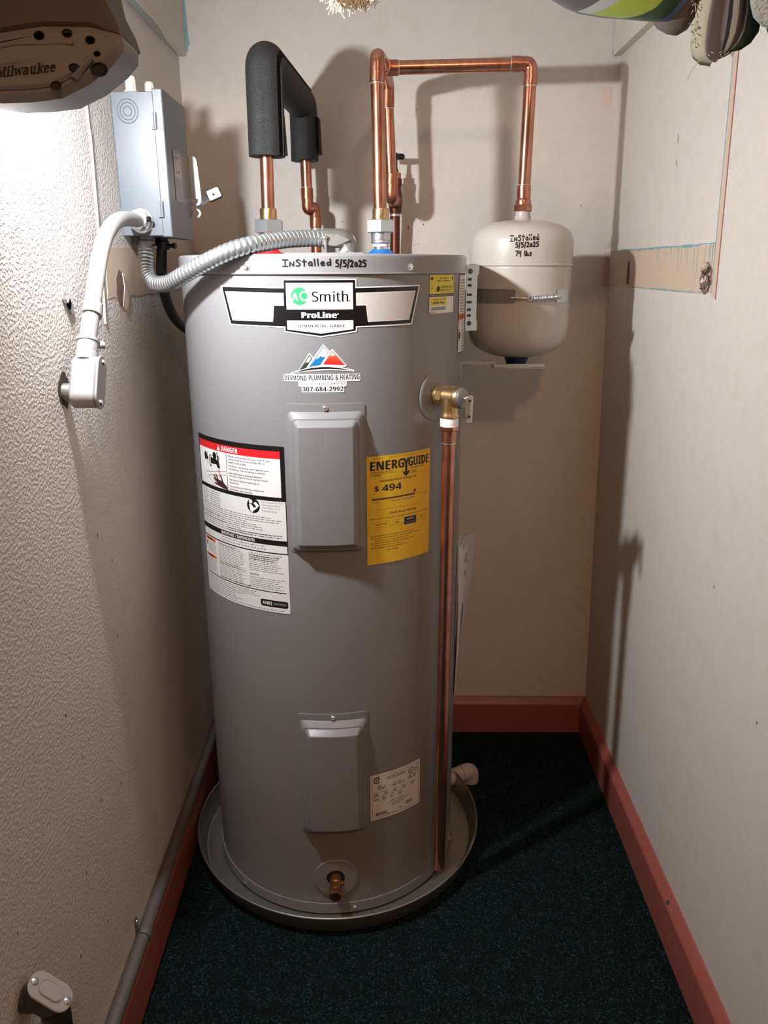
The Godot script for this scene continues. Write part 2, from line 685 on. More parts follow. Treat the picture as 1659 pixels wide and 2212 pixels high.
func make_materials() -> void:
	var blotch := ramp([[0.0, Color(0.97, 0.965, 0.955)], [0.5, Color(1, 1, 1)], [1.0, Color(0.98, 0.97, 0.96)]])
	var blot := noise_tex(0.012, 512, FastNoiseLite.TYPE_SIMPLEX_SMOOTH, 4, blotch, 3)
	var m := mat("painted_drywall", Color(0.815, 0.782, 0.742), 0.75)
	m.albedo_texture = blot
	relief(m, noise_tex(0.05, 512, FastNoiseLite.TYPE_SIMPLEX_SMOOTH, 3, null, 5), 0.02, 2.2)
	m = mat("stippled_plaster", Color(0.80, 0.77, 0.74), 0.62)
	m.albedo_texture = blot
	relief(m, noise_tex(0.055, 512, FastNoiseLite.TYPE_SIMPLEX_SMOOTH, 2, ramp([[0.0, Color.BLACK], [0.42, Color(0.08, 0.08, 0.08)], [0.62, Color(0.85, 0.85, 0.85)], [1.0, Color.WHITE]]), 11), 0.05, 5.0)
	mat("bare_paper", Color(0.78, 0.685, 0.595), 0.85)
	mat("torn_paper", Color(0.46, 0.37, 0.32), 0.95)
	mat("slot_shade_and_marks", Color(0.42, 0.34, 0.29), 0.95)  # brown for the shade in the cleat slot; also specks and cover print
	mat("old_teal_paint", Color(0.50, 0.62, 0.64), 0.7)
	mat("grey_smear", Color(0.62, 0.63, 0.60), 0.8)
	mat("pink_filler", Color(0.84, 0.75, 0.69), 0.8)
	mat("dirt_and_hole_shade", Color(0.25, 0.2, 0.17), 0.9)  # real specks, and the dark painted in place of small holes
	m = mat("rose_paint", Color(0.60, 0.33, 0.285), 0.42)
	relief(m, noise_tex(0.03, 256, FastNoiseLite.TYPE_SIMPLEX_SMOOTH, 2, null, 9), 0.03, 4.0)
	make_carpet()
	mat("heater_grey", Color(0.485, 0.477, 0.477), 0.33)
	mat("heater_grey_light", Color(0.505, 0.497, 0.495), 0.33)
	mat("lid_grey", Color(0.52, 0.512, 0.512), 0.3)
	mat("zinc", Color(0.78, 0.80, 0.81), 0.32, 0.9)
	mat("bright_zinc", Color(0.90, 0.91, 0.92), 0.22, 0.95)
	mat("pink_zinc", Color(0.78, 0.70, 0.66), 0.4, 0.6)
	mat("pan_steel", Color(0.66, 0.645, 0.62), 0.3, 0.85)
	mat("dull_steel", Color(0.55, 0.54, 0.52), 0.42, 0.75)
	var cu := noise_tex(0.02, 256, FastNoiseLite.TYPE_SIMPLEX_SMOOTH, 3, ramp([[0.0, Color(0.74, 0.47, 0.38)], [0.5, Color(0.83, 0.58, 0.48)], [1.0, Color(0.89, 0.68, 0.58)]]), 21)
	m = mat("copper", Color(0.93, 0.92, 0.92), 0.24, 0.95)
	m.albedo_texture = cu
	m.uv1_triplanar = true
	m.uv1_scale = Vector3(14, 4, 14)
	m = mat("worn_copper", Color(0.86, 0.80, 0.74), 0.32, 0.9)
	m.albedo_texture = cu
	m.uv1_triplanar = true
	m.uv1_scale = Vector3(14, 5, 14)
	mat("brown_copper", Color(0.40, 0.23, 0.17), 0.36, 0.75)
	mat("solder", Color(0.86, 0.85, 0.84), 0.3, 0.9)
	mat("brass", Color(0.79, 0.66, 0.48), 0.28, 0.95)
	mat("dull_brass", Color(0.62, 0.42, 0.24), 0.34, 0.9)
	mat("teflon", Color(0.93, 0.93, 0.92), 0.6)
	mat("red_plastic", Color(0.80, 0.12, 0.11), 0.4)
	mat("blue_plastic", Color(0.10, 0.42, 0.70), 0.4)
	mat("navy_plastic", Color(0.05, 0.11, 0.33), 0.4)
	m = mat("black_foam", Color(0.135, 0.13, 0.13), 0.62)
	relief(m, noise_tex(0.16, 512, FastNoiseLite.TYPE_SIMPLEX_SMOOTH, 2, null, 31), 0.14, 7.0)
	mat("foam_inside", Color(0.06, 0.06, 0.06), 0.9)
	mat("black_plastic", Color(0.035, 0.035, 0.035), 0.4)
	mat("tank_beige", Color(0.72, 0.69, 0.65), 0.28)
	mat("ink", Color(0.015, 0.015, 0.015), 0.45)
	mat("box_grey", Color(0.33, 0.348, 0.368), 0.36)
	mat("box_grey_dark", Color(0.36, 0.375, 0.39), 0.3)
	mat("emt", Color(0.60, 0.585, 0.565), 0.5, 0.3)
	mat("cast_grey", Color(0.62, 0.605, 0.595), 0.5, 0.3)
	mat("ivory_plastic", Color(0.74, 0.71, 0.67), 0.5)
	mat("dark_conduit", Color(0.20, 0.195, 0.195), 0.3, 0.2)
	mat("old_emt", Color(0.40, 0.37, 0.355), 0.5, 0.3)
	mat("pvc", Color(0.74, 0.68, 0.645), 0.45)
	mat("paper_white", Color(0.80, 0.78, 0.77), 0.6)
	m = mat("poly_bag", Color(0.72, 0.71, 0.69), 0.3)
	mat("lamp_plastic", Color(0.47, 0.455, 0.46), 0.55)
	mat("lamp_rubber", Color(0.33, 0.295, 0.285), 0.75)
	mat("hole_shade_and_script", Color(0.07, 0.06, 0.06), 0.7)  # near-black painted for the shade inside holes; also the script
	m = mat("unseen_globe_glow", Color(1, 0.95, 0.88), 0.3)
	m.emission_enabled = true
	m.emission = Color(1.0, 0.74, 0.52)
	m.emission_energy_multiplier = 2.0
	m = mat("lamp_glow", Color(1, 1, 1), 0.3)
	m.emission_enabled = true
	m.emission = Color(1.0, 0.97, 0.93)
	m.emission_energy_multiplier = 6.0
	mat("old_emt_cloth", Color(0.40, 0.36, 0.33), 0.95)
	m = mat("knit", Color(0.60, 0.60, 0.56), 0.95)
	relief(m, noise_tex(0.10, 256, FastNoiseLite.TYPE_SIMPLEX_SMOOTH, 2, null, 51), 0.3, 8.0)
	mat("navy_cloth", Color(0.10, 0.10, 0.20), 0.95)
	mat("shelf_white", Color(0.85, 0.83, 0.80), 0.6)
	m = mat("white_fringe", Color(0.93, 0.91, 0.85), 0.9)
	m.rim_enabled = true
	m.rim = 0.3
	m = mat("cream_fringe", Color(0.72, 0.70, 0.60), 0.9)
	m.rim_enabled = true
	m.rim = 0.3


func make_carpet() -> void:
	var side := 1024
	var im := Image.create(side, side, false, Image.FORMAT_RGB8)
	im.fill(Color(0.06, 0.085, 0.09))
	var r := RandomNumberGenerator.new()
	r.seed = 5
	var shades := [Color(0.035, 0.05, 0.06), Color(0.05, 0.09, 0.095), Color(0.07, 0.18, 0.18), Color(0.10, 0.29, 0.275), Color(0.15, 0.40, 0.38), Color(0.10, 0.14, 0.15)]
	for n in 26000:
		var c: Color = shades[[0, 0, 0, 1, 1, 2, 2, 3, 5, 4][r.randi() % 10]]
		var x := r.randf() * side
		var y := r.randf() * side
		var a := r.randf() * PI
		var l := r.randi_range(3, 11)
		for i in l:
			var px := posmod(int(x + cos(a) * i), side)
			var py := posmod(int(y + sin(a) * i), side)
			im.set_pixel(px, py, c)
			im.set_pixel((px + 1) % side, py, c)
			if i % 2 == 0:
				im.set_pixel(px, (py + 1) % side, c)
	var m := mat("carpet_green", Color(1, 1, 1), 0.95)
	m.albedo_texture = ImageTexture.create_from_image(im)
	m.metallic_specular = 0.2
	relief(m, noise_tex(0.2, 512, FastNoiseLite.TYPE_SIMPLEX_SMOOTH, 2, null, 41), 0.25, 2.4)


# ---------------------------------------------------------------- the room
func build_room() -> void:
	var top := 2.3
	var front := 1.15          # the cupboard opens into an unseen, dim passage here
	var far := 3.6
	var g := Geo.new()
	g.block(Vector3(-1.3, -0.08, -0.55), Vector3(1.6, 0.0, far + 0.1))
	struct("floor", g, M.carpet_green)
	g = Geo.new()
	g.block(Vector3(WALL_LEFT - 0.1, 0.0, -0.52), Vector3(WALL_LEFT, top, front))
	struct("wall_left", g, M.stippled_plaster)
	g = Geo.new()
	var c := []
	for y in [0.0, top]:
		for q in [[-0.50, 0.0], [-0.50, -0.1], [front, -0.1], [front, 0.0]]:
			c.append(wall_right(q[0], y, q[1]))
	g.hexa([c[3], c[2], c[1], c[0], c[7], c[6], c[5], c[4]])
	struct("wall_right", g, M.painted_drywall)
	g = Geo.new()
	c = []
	for y in [0.0, top]:
		c.append_array([Vector3(WALL_LEFT - 0.05, y, wall_back(WALL_LEFT - 0.05, 0).z - 0.1), Vector3(WALL_LEFT - 0.05, y, wall_back(WALL_LEFT - 0.05, 0).z), Vector3(0.76, y, wall_back(0.76, 0).z), Vector3(0.76, y, wall_back(0.76, 0).z - 0.1)])
	g.hexa(c)
	struct("wall_back", g, M.painted_drywall)
	g = Geo.new()
	g.block(Vector3(-1.3, top, -0.55), Vector3(1.6, top + 0.1, far + 0.1))
	struct("ceiling", g, M.painted_drywall)
	# unseen passage behind the camera, walls set well back to bounce little light
	for w in [["wall_passage_left", Vector3(-1.3, 0, front - 0.1), Vector3(-1.2, top, far)], ["wall_passage_right", Vector3(1.5, 0, front - 0.1), Vector3(1.6, top, far)], ["wall_passage_far", Vector3(-1.3, 0, far), Vector3(1.6, top, far + 0.1)], ["wall_return_left", Vector3(-1.2, 0, front - 0.1), Vector3(WALL_LEFT - 0.1, top, front)], ["wall_return_right", Vector3(0.735, 0, front - 0.1), Vector3(1.5, top, front)]]:
		g = Geo.new()
		g.block(w[1], w[2])
		struct(w[0], g, M.painted_drywall)

	# unseen ceiling lamp, out of view, placed to warm the shaded walls
	var lamp := thing("unseen_ceiling_lamp", "unseen warm globe lamp on the passage ceiling, lighting the shaded walls", "ceiling lamp", Vector3(0.35, top, 2.25))
	g = Geo.new()
	g.lathe([Vector2(0, 2.272), Vector2(0.05, 2.272), Vector2(0.062, 2.285), Vector2(0.064, 2.30), Vector2(0, 2.30)], 32, Transform3D(Basis.IDENTITY, Vector3(0.35, 0, 2.25)))
	part(lamp, "lamp_base", g, M.ivory_plastic)
	g = Geo.new()
	var ball := []
	for i in 17:
		ball.append(Vector2(sin(PI * i / 16.0) * 0.07, 2.205 - cos(PI * i / 16.0) * 0.07))
	g.lathe(ball, 32, Transform3D(Basis.IDENTITY, Vector3(0.35, 0, 2.25)))
	part(lamp, "lamp_globe", g, M.unseen_globe_glow)

	# baseboards: a flat face under a sloping, rounded top
	var bt := 0.0181
	var prof := [[0.0, 0.0], [bt, 0.0], [bt, 0.0835], [bt * 0.93, 0.088], [bt * 0.62, 0.0945], [bt * 0.2, 0.1035], [0.0, 0.1044]]
	g = Geo.new()
	var rows := []
	for z in [front, -0.40]:
		var row := PackedVector3Array()
		for p in prof:
			row.append(Vector3(WALL_LEFT + p[0], p[1], z if z > 0 else wall_back(WALL_LEFT, 0).z))
		rows.append(row)
	g.grid(rows)
	struct("baseboard_left", g, M.rose_paint)
	g = Geo.new()
	rows = []
	for z in [-0.3986, front]:
		var row := PackedVector3Array()
		for p in prof:
			row.append(wall_right(z, p[1], p[0]))
		rows.append(row)
	g.grid(rows)
	var board := struct("baseboard_right", g, M.rose_paint)
	g = Geo.new()
	rows = []
	for s in 2:
		var row := PackedVector3Array()
		for p in prof:
			var w := wall_back(WALL_LEFT + bt * 0.5 if s == 0 else 0.0, p[1], p[0])
			if s == 1:
				w = wall_back(wall_right(-0.3986 + p[0], p[1], p[0]).x, p[1], p[0])
			row.append(w)
		rows.append(row)
	g.grid(rows)
	struct("baseboard_back", g, M.rose_paint)
	# a nail hole and a chip on the right baseboard
	g = Geo.new()
	g.prism(ngon(10, 0.0042), 0.0, 0.0012, facing(Vector3(-0.75, 0.66, 0), wall_right(0.333, 0.0925, bt * 0.72)))
	part(board, "nail_hole", g, M.dirt_and_hole_shade)  # dark dot painted for the shade in the nail hole

	# shelf cleats left along the side walls, high up
	g = Geo.new()
	g.block(Vector3(WALL_LEFT - 0.002, 1.688, wall_back(WALL_LEFT, 0).z), Vector3(WALL_LEFT + 0.0165, 1.80, 1.2), 0.0012)
	var cleat := struct("trim_1", g, M.painted_drywall)
	g = Geo.new()
	var sm := flat([-0.40, 0.002, -0.30, 0.004, -0.22, 0.012, -0.15, 0.0152, 0.0, 0.013, 0.2, 0.0155, 0.2, 0.0005, -0.36, 0.0005])
	for i in range(0, 6):
		var q := [sm[i], sm[i + 1]]
		g.quad(Vector3(WALL_LEFT + 0.0006, 1.6872, q[0].x), Vector3(WALL_LEFT + 0.0006, 1.6872, q[1].x), Vector3(WALL_LEFT + q[1].y, 1.6872, q[1].x), Vector3(WALL_LEFT + q[0].y, 1.6872, q[0].x))
	part(cleat, "paint_smear", g, M.grey_smear)
	g = Geo.new()
	c = []
	for y in [1.684, 1.80]:
		for q in [[1.2, 0.0165], [1.2, -0.002], [-0.3975, -0.002], [-0.3975, 0.0165]]:
			c.append(wall_right(q[0], y, q[1]))
	g.hexa(c)
	struct("trim_2", g, M.painted_drywall)
	build_wall_marks()


func jagged(x0: float, x1: float, y: float, n: int, amp: float) -> PackedVector2Array:
	var out := PackedVector2Array()
	for i in n + 1:
		out.append(Vector2(lerpf(x0, x1, float(i) / n), y + rng.randf_range(-amp, amp)))
	return out


func build_wall_marks() -> void:
	var wr: Node3D = get_node("wall_right")
	var wb: Node3D = get_node("wall_back")
	var wl: Node3D = get_node("wall_left")
	# where the old shelf's cleats were: bare board between two ragged paint lines
	var p := jagged(-0.396, 0.236, 1.278, 40, 0.0016)
	p.append_array(jagged(0.236, -0.396, 1.203, 40, 0.0012))
	part(wr, "bare_strip", patch(p, wall_right, 0.0005), M.bare_paper)
	p = flat([0.237, 1.20, 0.237, 1.56, 0.232, 1.74, 0.249, 1.74, 0.2545, 1.56, 0.2545, 1.195])
	part(wr, "bare_strip", patch(p, wall_right, 0.0005), M.bare_paper)
	p = flat([0.2345, 1.205, 0.2345, 1.74, 0.237, 1.74, 0.2372, 1.205])
	part(wr, "paint_line", patch(p, wall_right, 0.0007), M.old_teal_paint)
	p = flat([0.2535, 1.195, 0.2525, 1.56, 0.248, 1.74, 0.2502, 1.74, 0.2555, 1.56, 0.256, 1.195])
	part(wr, "caulk_crack", patch(p, wall_right, 0.0007), M.rose_paint)
	p = jagged(-0.39, 0.236, 1.2775, 60, 0.0022)
	p.append_array(jagged(0.236, -0.39, 1.2805, 30, 0.0008))
	part(wr, "paint_line", patch(p, wall_right, 0.0007), M.old_teal_paint)
	p = jagged(-0.20, 0.2, 1.2045, 30, 0.001)
	p.append_array(jagged(0.2, -0.20, 1.2025, 30, 0.0008))
	part(wr, "paint_line", patch(p, wall_right, 0.0007), M.old_teal_paint)
	for i in 17:     # drips of old paint that ran down the bare strip
		var z := -0.1 + 0.33 * pow(rng.randf(), 0.5)
		var l := rng.randf_range(0.006, 0.035) * (1.0 + maxf(z, 0.0) * 4.0)
		p = flat([z, 1.278, z + 0.0016, 1.278, z + 0.0013, 1.278 - l, z + 0.0005, 1.278 - l - 0.002])
		part(wr, "paint_drip", patch(p, wall_right, 0.0008), M.old_teal_paint)
	p = flat([-0.243, 1.209, -0.226, 1.208, -0.222, 1.226, -0.226, 1.252, -0.232, 1.257, -0.242, 1.255, -0.245, 1.23])
	part(wr, "cleat_slot_shade", patch(p, wall_right, 0.0008), M.slot_shade_and_marks)  # flat patch: the shade inside the slot put into its colour
	# torn plasterboard paper with a hole in it
	var q := PackedVector2Array()
	for i in 26:
		var a := TAU * i / 26
		q.append(Vector2(0.209 + cos(a) * rng.randf_range(0.022, 0.028), 1.2265 + sin(a) * rng.randf_range(0.023, 0.027)))
	part(wr, "torn_patch", patch(q, wall_right, 0.0012), M.torn_paper)
	for i in 34:
		var a := rng.randf() * TAU
		var d := sqrt(rng.randf())
		var g := Geo.new()
		var w := rng.randf_range(0.003, 0.007)
		g.prism(flat([-w, -w * 0.5, w * 0.3, -w * 0.8, w, 0.1 * w, 0.2 * w, w * 0.9]), 0.0, rng.randf_range(0.001, 0.003), facing(Vector3(-1, rng.randf_range(-0.5, 0.5), rng.randf_range(-0.5, 0.5)), wall_right(0.209 + cos(a) * d * 0.02, 1.2265 + sin(a) * d * 0.021, 0.001)), 0.0)
		part(wr, "paper_flake", g, [M.torn_paper, M.bare_paper, M.dirt_and_hole_shade, M.pink_filler][i % 4])
	# the back wall
	p = flat([0.63, 1.278, 0.66, 1.278, 0.66, 1.203, 0.629, 1.201, 0.63, 1.24])
	part(wb, "bare_strip", patch(p, wall_back, 0.0005), M.bare_paper)
	p = flat([-0.33, 1.28, -0.25, 1.279, -0.25, 1.19, -0.33, 1.183])
	part(wb, "bare_strip", patch(p, wall_back, 0.0005), M.bare_paper)
	p = flat([-0.3175, 1.695, -0.313, 1.697, -0.313, 1.708, -0.3085, 1.71, -0.311, 1.732, -0.312, 1.76, -0.314, 1.80, -0.3185, 1.80])
	part(wb, "paint_line", patch(p, wall_back, 0.001), M.old_teal_paint)
	p = flat([0.615, 1.688, 0.622, 1.69, 0.632, 1.71, 0.634, 1.78, 0.619, 1.78, 0.617, 1.71])
	part(wb, "paint_line", patch(p, wall_back, 0.001), M.old_teal_paint)
	q = PackedVector2Array()
	for i in 20:
		q.append(Vector2(0.609 + cos(TAU * i / 20) * 0.0115, 1.603 + sin(TAU * i / 20) * 0.021))
	part(wb, "filler_spot", patch(q, wall_back, 0.0006), M.pink_filler)
	for s in [[0.172, 1.333, 0.0016, 0.005], [0.207, 1.34, 0.0018, 0.002], [0.2, 1.346, 0.001, 0.001], [0.186, 1.295, 0.002, 0.0008], [0.196, 1.296, 0.0012, 0.0012], [0.019, 1.347, 0.002, 0.0012], [0.188, 1.58, 0.0015, 0.0015], [0.44, 1.4, 0.001, 0.003], [0.57, 1.38, 0.001, 0.002]]:
		p = flat([s[0] - s[2], s[1], s[0], s[1] - s[3], s[0] + s[2], s[1] + s[3] * 0.2, s[0] + s[2] * 0.2, s[1] + s[3]])
		part(wb, "speck", patch(p, wall_back, 0.0006), M.dirt_and_hole_shade)
	# the left wall: bare strip behind the box, a torn slot in it, and a vertical bead of caulk
	p = jagged(0.212, -0.41, 1.277, 40, 0.0012)
	p.append_array(jagged(-0.41, 0.222, 1.198, 40, 0.0014))
	part(wl, "bare_strip", patch(p, wall_left, 0.0006), M.bare_paper)
	p = flat([0.172, 1.228, 0.155, 1.242, 0.140, 1.238, 0.134, 1.215, 0.142, 1.196, 0.150, 1.182, 0.166, 1.184, 0.177, 1.205])
	part(wl, "torn_patch", patch(p, wall_left, 0.0012), M.torn_paper)
	p = flat([0.136, 1.236, 0.128, 1.220, 0.112, 1.198, 0.118, 1.184, 0.138, 1.174, 0.150, 1.182, 0.141, 1.198, 0.133, 1.214])
	part(wl, "paper_flake", patch(p, wall_left, 0.002), M.pink_filler)
	var path := []
	for s in [[0.226, 1.79], [0.231, 1.6], [0.230, 1.45], [0.2268, 1.437], [0.231, 1.36], [0.236, 1.285], [0.243, 1.2], [0.247, 1.174], [0.247, 1.16]]:
		path.append(wall_left(s[0], s[1], 0.0))
	var g2 := Geo.new()
	g2.tube(spline(path, 8), 0.0026, 8)
	part(wl, "caulk_bead", g2, M.pink_filler)
	for i in 14:
		var z := rng.randf_range(0.3, 0.9)
		var y := rng.randf_range(0.25, 0.9)
		p = flat([z, y, z + 0.0015, y - 0.004, z + 0.002, y + 0.001, z + 0.001, y + 0.003])
		part(wl, "speck", patch(p, wall_left, 0.0006), M.torn_paper)
	for s in [[0.55, 0.62, 0.002, 0.003], [0.80, 0.55, 0.0015, 0.002], [0.36, 0.75, 0.001, 0.004], [0.9, 0.35, 0.004, 0.002], [0.86, 0.30, 0.002, 0.005], [0.02, 1.46, 0.001, 0.008], [0.02, 1.42, 0.001, 0.005]]:
		p = flat([s[0] - s[2], s[1], s[0], s[1] - s[3], s[0] + s[2], s[1] + s[3] * 0.2, s[0] + s[2] * 0.2, s[1] + s[3]])
		part(wr, "speck", patch(p, wall_right, 0.0005), M.slot_shade_and_marks)


# ---------------------------------------------------------------- the heater
func build_heater() -> void:
	var h := thing("water_heater", "tall grey electric water heater standing in the round steel pan", "water heater", Vector3(0, 0.005, 0))
	var g := Geo.new()
	g.lathe([Vector2(0.255, 0.028), Vector2(R, 0.0285), Vector2(R, 0.4), Vector2(R, 0.8), Vector2(R, 1.2352), Vector2(0.255, 1.2356)], 192)
	part(h, "jacket", g, M.heater_grey)
	g = Geo.new()
	g.lathe([Vector2(0.2595, 1.2345), Vector2(0.2625, 1.2338), Vector2(0.2636, 1.2350), Vector2(0.2632, 1.2366), Vector2(0.2626, 1.2376), Vector2(0.2622, 1.250), Vector2(0.2620, 1.2605), Vector2(0.2612, 1.2630), Vector2(0.2595, 1.2645), Vector2(0.257, 1.2647), Vector2(0.2545, 1.2642), Vector2(0.252, 1.2630), Vector2(0.1, 1.2640), Vector2(0, 1.2645)], 192)
	part(h, "lid", g, M.lid_grey)
	g = Geo.new()
	g.lathe([Vector2(0.2, 0.0075), Vector2(0.2622, 0.0075), Vector2(0.2628, 0.009), Vector2(0.2624, 0.028), Vector2(0.2618, 0.0302), Vector2(0.2598, 0.0306)], 192)
	part(h, "base_skirt", g, M.heater_grey)
	g = Geo.new()
	g.lathe([Vector2(0.17, 0.0045), Vector2(0.20, 0.0045), Vector2(0.203, 0.009), Vector2(0.17, 0.009)], 48)
	part(h, "foot_ring", g, M.heater_grey)

	# hexagon-washer screws in the lid and the skirt
	g = Geo.new()
	g.lathe([Vector2(0, -0.001), Vector2(0.0054, -0.001), Vector2(0.0054, 0.0004), Vector2(0.004, 0.001), Vector2(0.0, 0.001)], 18, Transform3D(Basis(Vector3.RIGHT, PI / 2), Vector3.ZERO))
	g.prism(ngon(6, 0.0038), 0.001, 0.0036, Transform3D.IDENTITY, 0.0005)
	var screw := g.mesh()
	for s in [[-24.2, 1.2452, 0.0026], [34.86, 1.2449, 0.0026], [100.0, 1.245, 0.0026], [-90.0, 1.245, 0.0026], [-44.67, 0.0203, 0.0026], [10.1, 0.0198, 0.0026], [75.6, 0.0203, 0.0026]]:
		copy_part(h, "screw", screw, M.bright_zinc, heater_frame(s[0], s[1], s[2]))

	access_panel(h, 2.43, 1.0337, 0.777, 1.0)
	access_panel(h, 2.48, 0.4610, 0.1998, 1.0)
	build_labels(h)

	# the plumber's note in marker on the lid
	var put := func(w: Vector2) -> Vector3:
		return on_heater(w.x / (R * DEG), w.y, 0.0029)
	var lines := pen_lines("INStalled", -0.0488, 1.2462, 0.0096, 0.0735, 0.0014)
	lines.append_array(pen_lines("5/5/2025", 0.0325, 1.2455, 0.0098, 0.0465, 0.0))
	part(h, "handwriting", pen_shape(lines, 0.0019, Vector2(-0.1, 1.2), Vector2(0.1, 1.3), put, 0.004), M.ink)

	# coloured collars and the nipples on top
	for s in [[-0.1015, M.red_plastic, "red plastic collar of the hot outlet"], [0.105, M.blue_plastic, "blue plastic collar of the cold inlet"]]:
		g = Geo.new()
		g.lathe([Vector2(0.0, 1.2635), Vector2(0.033, 1.2640), Vector2(0.031, 1.2665), Vector2(0.021, 1.2720), Vector2(0.0175, 1.2755), Vector2(0.0145, 1.2765), Vector2(0.0, 1.2765)], 32, Transform3D(Basis.IDENTITY, Vector3(s[0], 0, 0)))
		part(h, "collar", g, s[1]).set_meta("label", s[2])
		g = Geo.new()
		g.lathe([Vector2(0.0132, 1.274), Vector2(0.0132, 1.286), Vector2(0.0, 1.286)], 24, Transform3D(Basis.IDENTITY, Vector3(s[0], 0, 0)))
		part(h, "nipple", g, M.bright_zinc)
		g = Geo.new()
		g.lathe([Vector2(0.0130, 1.2805), Vector2(0.0148, 1.2812), Vector2(0.0152, 1.285), Vector2(0.0142, 1.2868), Vector2(0.0, 1.287)], 24, Transform3D(Basis.IDENTITY, Vector3(s[0], 0, 0)))
		part(h, "thread_tape", g, M.teflon)

	# cover plate of the wiring box on the top, towards the front
	g = Geo.new()
	g.prism(rrect(0.135, 0.10, 0.006), 0.0, 0.0045, Transform3D(Basis(Vector3.RIGHT, -PI / 2), Vector3(0.012, 1.2628, 0.150)), 0.001)
	var plate := part(h, "wiring_cover", g, M.heater_grey_light)
	g = Geo.new()
	g.lathe([Vector2(0, 0), Vector2(0.004, 0), Vector2(0.004, 0.0015), Vector2(0.0025, 0.003), Vector2(0, 0.0034)], 14, Transform3D(Basis.IDENTITY, Vector3(0.048, 1.267, 0.188)))
	part(plate, "screw", g, M.bright_zinc)

	# round escutcheon round the relief valve, and the one round the drain
	g = Geo.new()
	g.lathe([Vector2(0.010, 0.0), Vector2(0.022, 0.0004), Vector2(0.040, -0.0006), Vector2(0.0445, -0.0022), Vector2(0.0455, -0.0036), Vector2(0.0462, -0.0020), Vector2(0.0452, -0.0006), Vector2(0.040, 0.0010), Vector2(0.022, 0.0020), Vector2(0.0215, 0.0032), Vector2(0.0195, 0.0032), Vector2(0.010, 0.002)], 56, along(Vector3(sin(50 * DEG), 0, cos(50 * DEG)), on_heater(50.0, 1.0315, 0.0006)))
	part(h, "valve_escutcheon", g, M.heater_grey)
	var c := Vector2(2.1, 0.0932)
	var rows := []
	for q in [[0.0435, 0.0004], [0.0432, 0.0022], [0.0424, 0.0030], [0.0190, 0.0030], [0.0180, 0.0024], [0.0176, 0.0006]]:
		var row := PackedVector3Array()
		for k in 56:
			var a := TAU * k / 56
			var dy: float = q[0] * cos(a)
			if q[0] > 0.03:
				dy = maxf(dy, -0.0365)        # the lower edge is cut off straight
			row.append(on_heater(c.x + q[0] * sin(a) / (R * DEG), c.y + dy, q[1]))
		rows.append(row)
	g = Geo.new()
	g.grid(rows, true)
	var esc := part(h, "drain_escutcheon", g, M.heater_grey_light)
	g = Geo.new()
	g.prism(ngon(30, 0.0180), 0.0002, 0.0012, heater_frame(c.x, c.y, 0.0))
	part(esc, "drain_recess_shade", g, M.hole_shade_and_script)  # dark disc on the uncut jacket, painted as the shade of a recess
	# brass drain cock
	var ax := heater_frame(2.1, 0.0945, 0.0)
	var turn := ax * Transform3D(Basis(Vector3.RIGHT, PI / 2), Vector3.ZERO)
	g = Geo.new()
	g.lathe([Vector2(0, 0.001), Vector2(0.0105, 0.001), Vector2(0.0112, 0.004), Vector2(0.0112, 0.020), Vector2(0.0095, 0.022), Vector2(0.0095, 0.030), Vector2(0.0118, 0.032), Vector2(0.0118, 0.040), Vector2(0.0100, 0.042), Vector2(0.0, 0.042)], 24, turn)
	var cock := part(h, "drain_cock", g, M.dull_brass)
	g = Geo.new()
	g.prism(ngon(6, 0.0135, 0.3), 0.0405, 0.0525, ax, 0.001)
	part(cock, "hex_end", g, M.dull_brass)
	g = Geo.new()
	g.prism(ngon(20, 0.0075), 0.0520, 0.0530, ax)
	part(cock, "outlet_hole", g, M.hole_shade_and_script)  # solid dark disc, coloured like the shaded bore
	g = Geo.new()
	g.lathe([Vector2(0, 0), Vector2(0.0042, 0), Vector2(0.0042, 0.013), Vector2(0.003, 0.014), Vector2(0, 0.014)], 14, along(ax.basis * Vector3(0.8, 0.55, 0.1), ax * Vector3(0.004, 0.003, 0.026)))
	part(cock, "cock_stem", g, M.dull_brass)


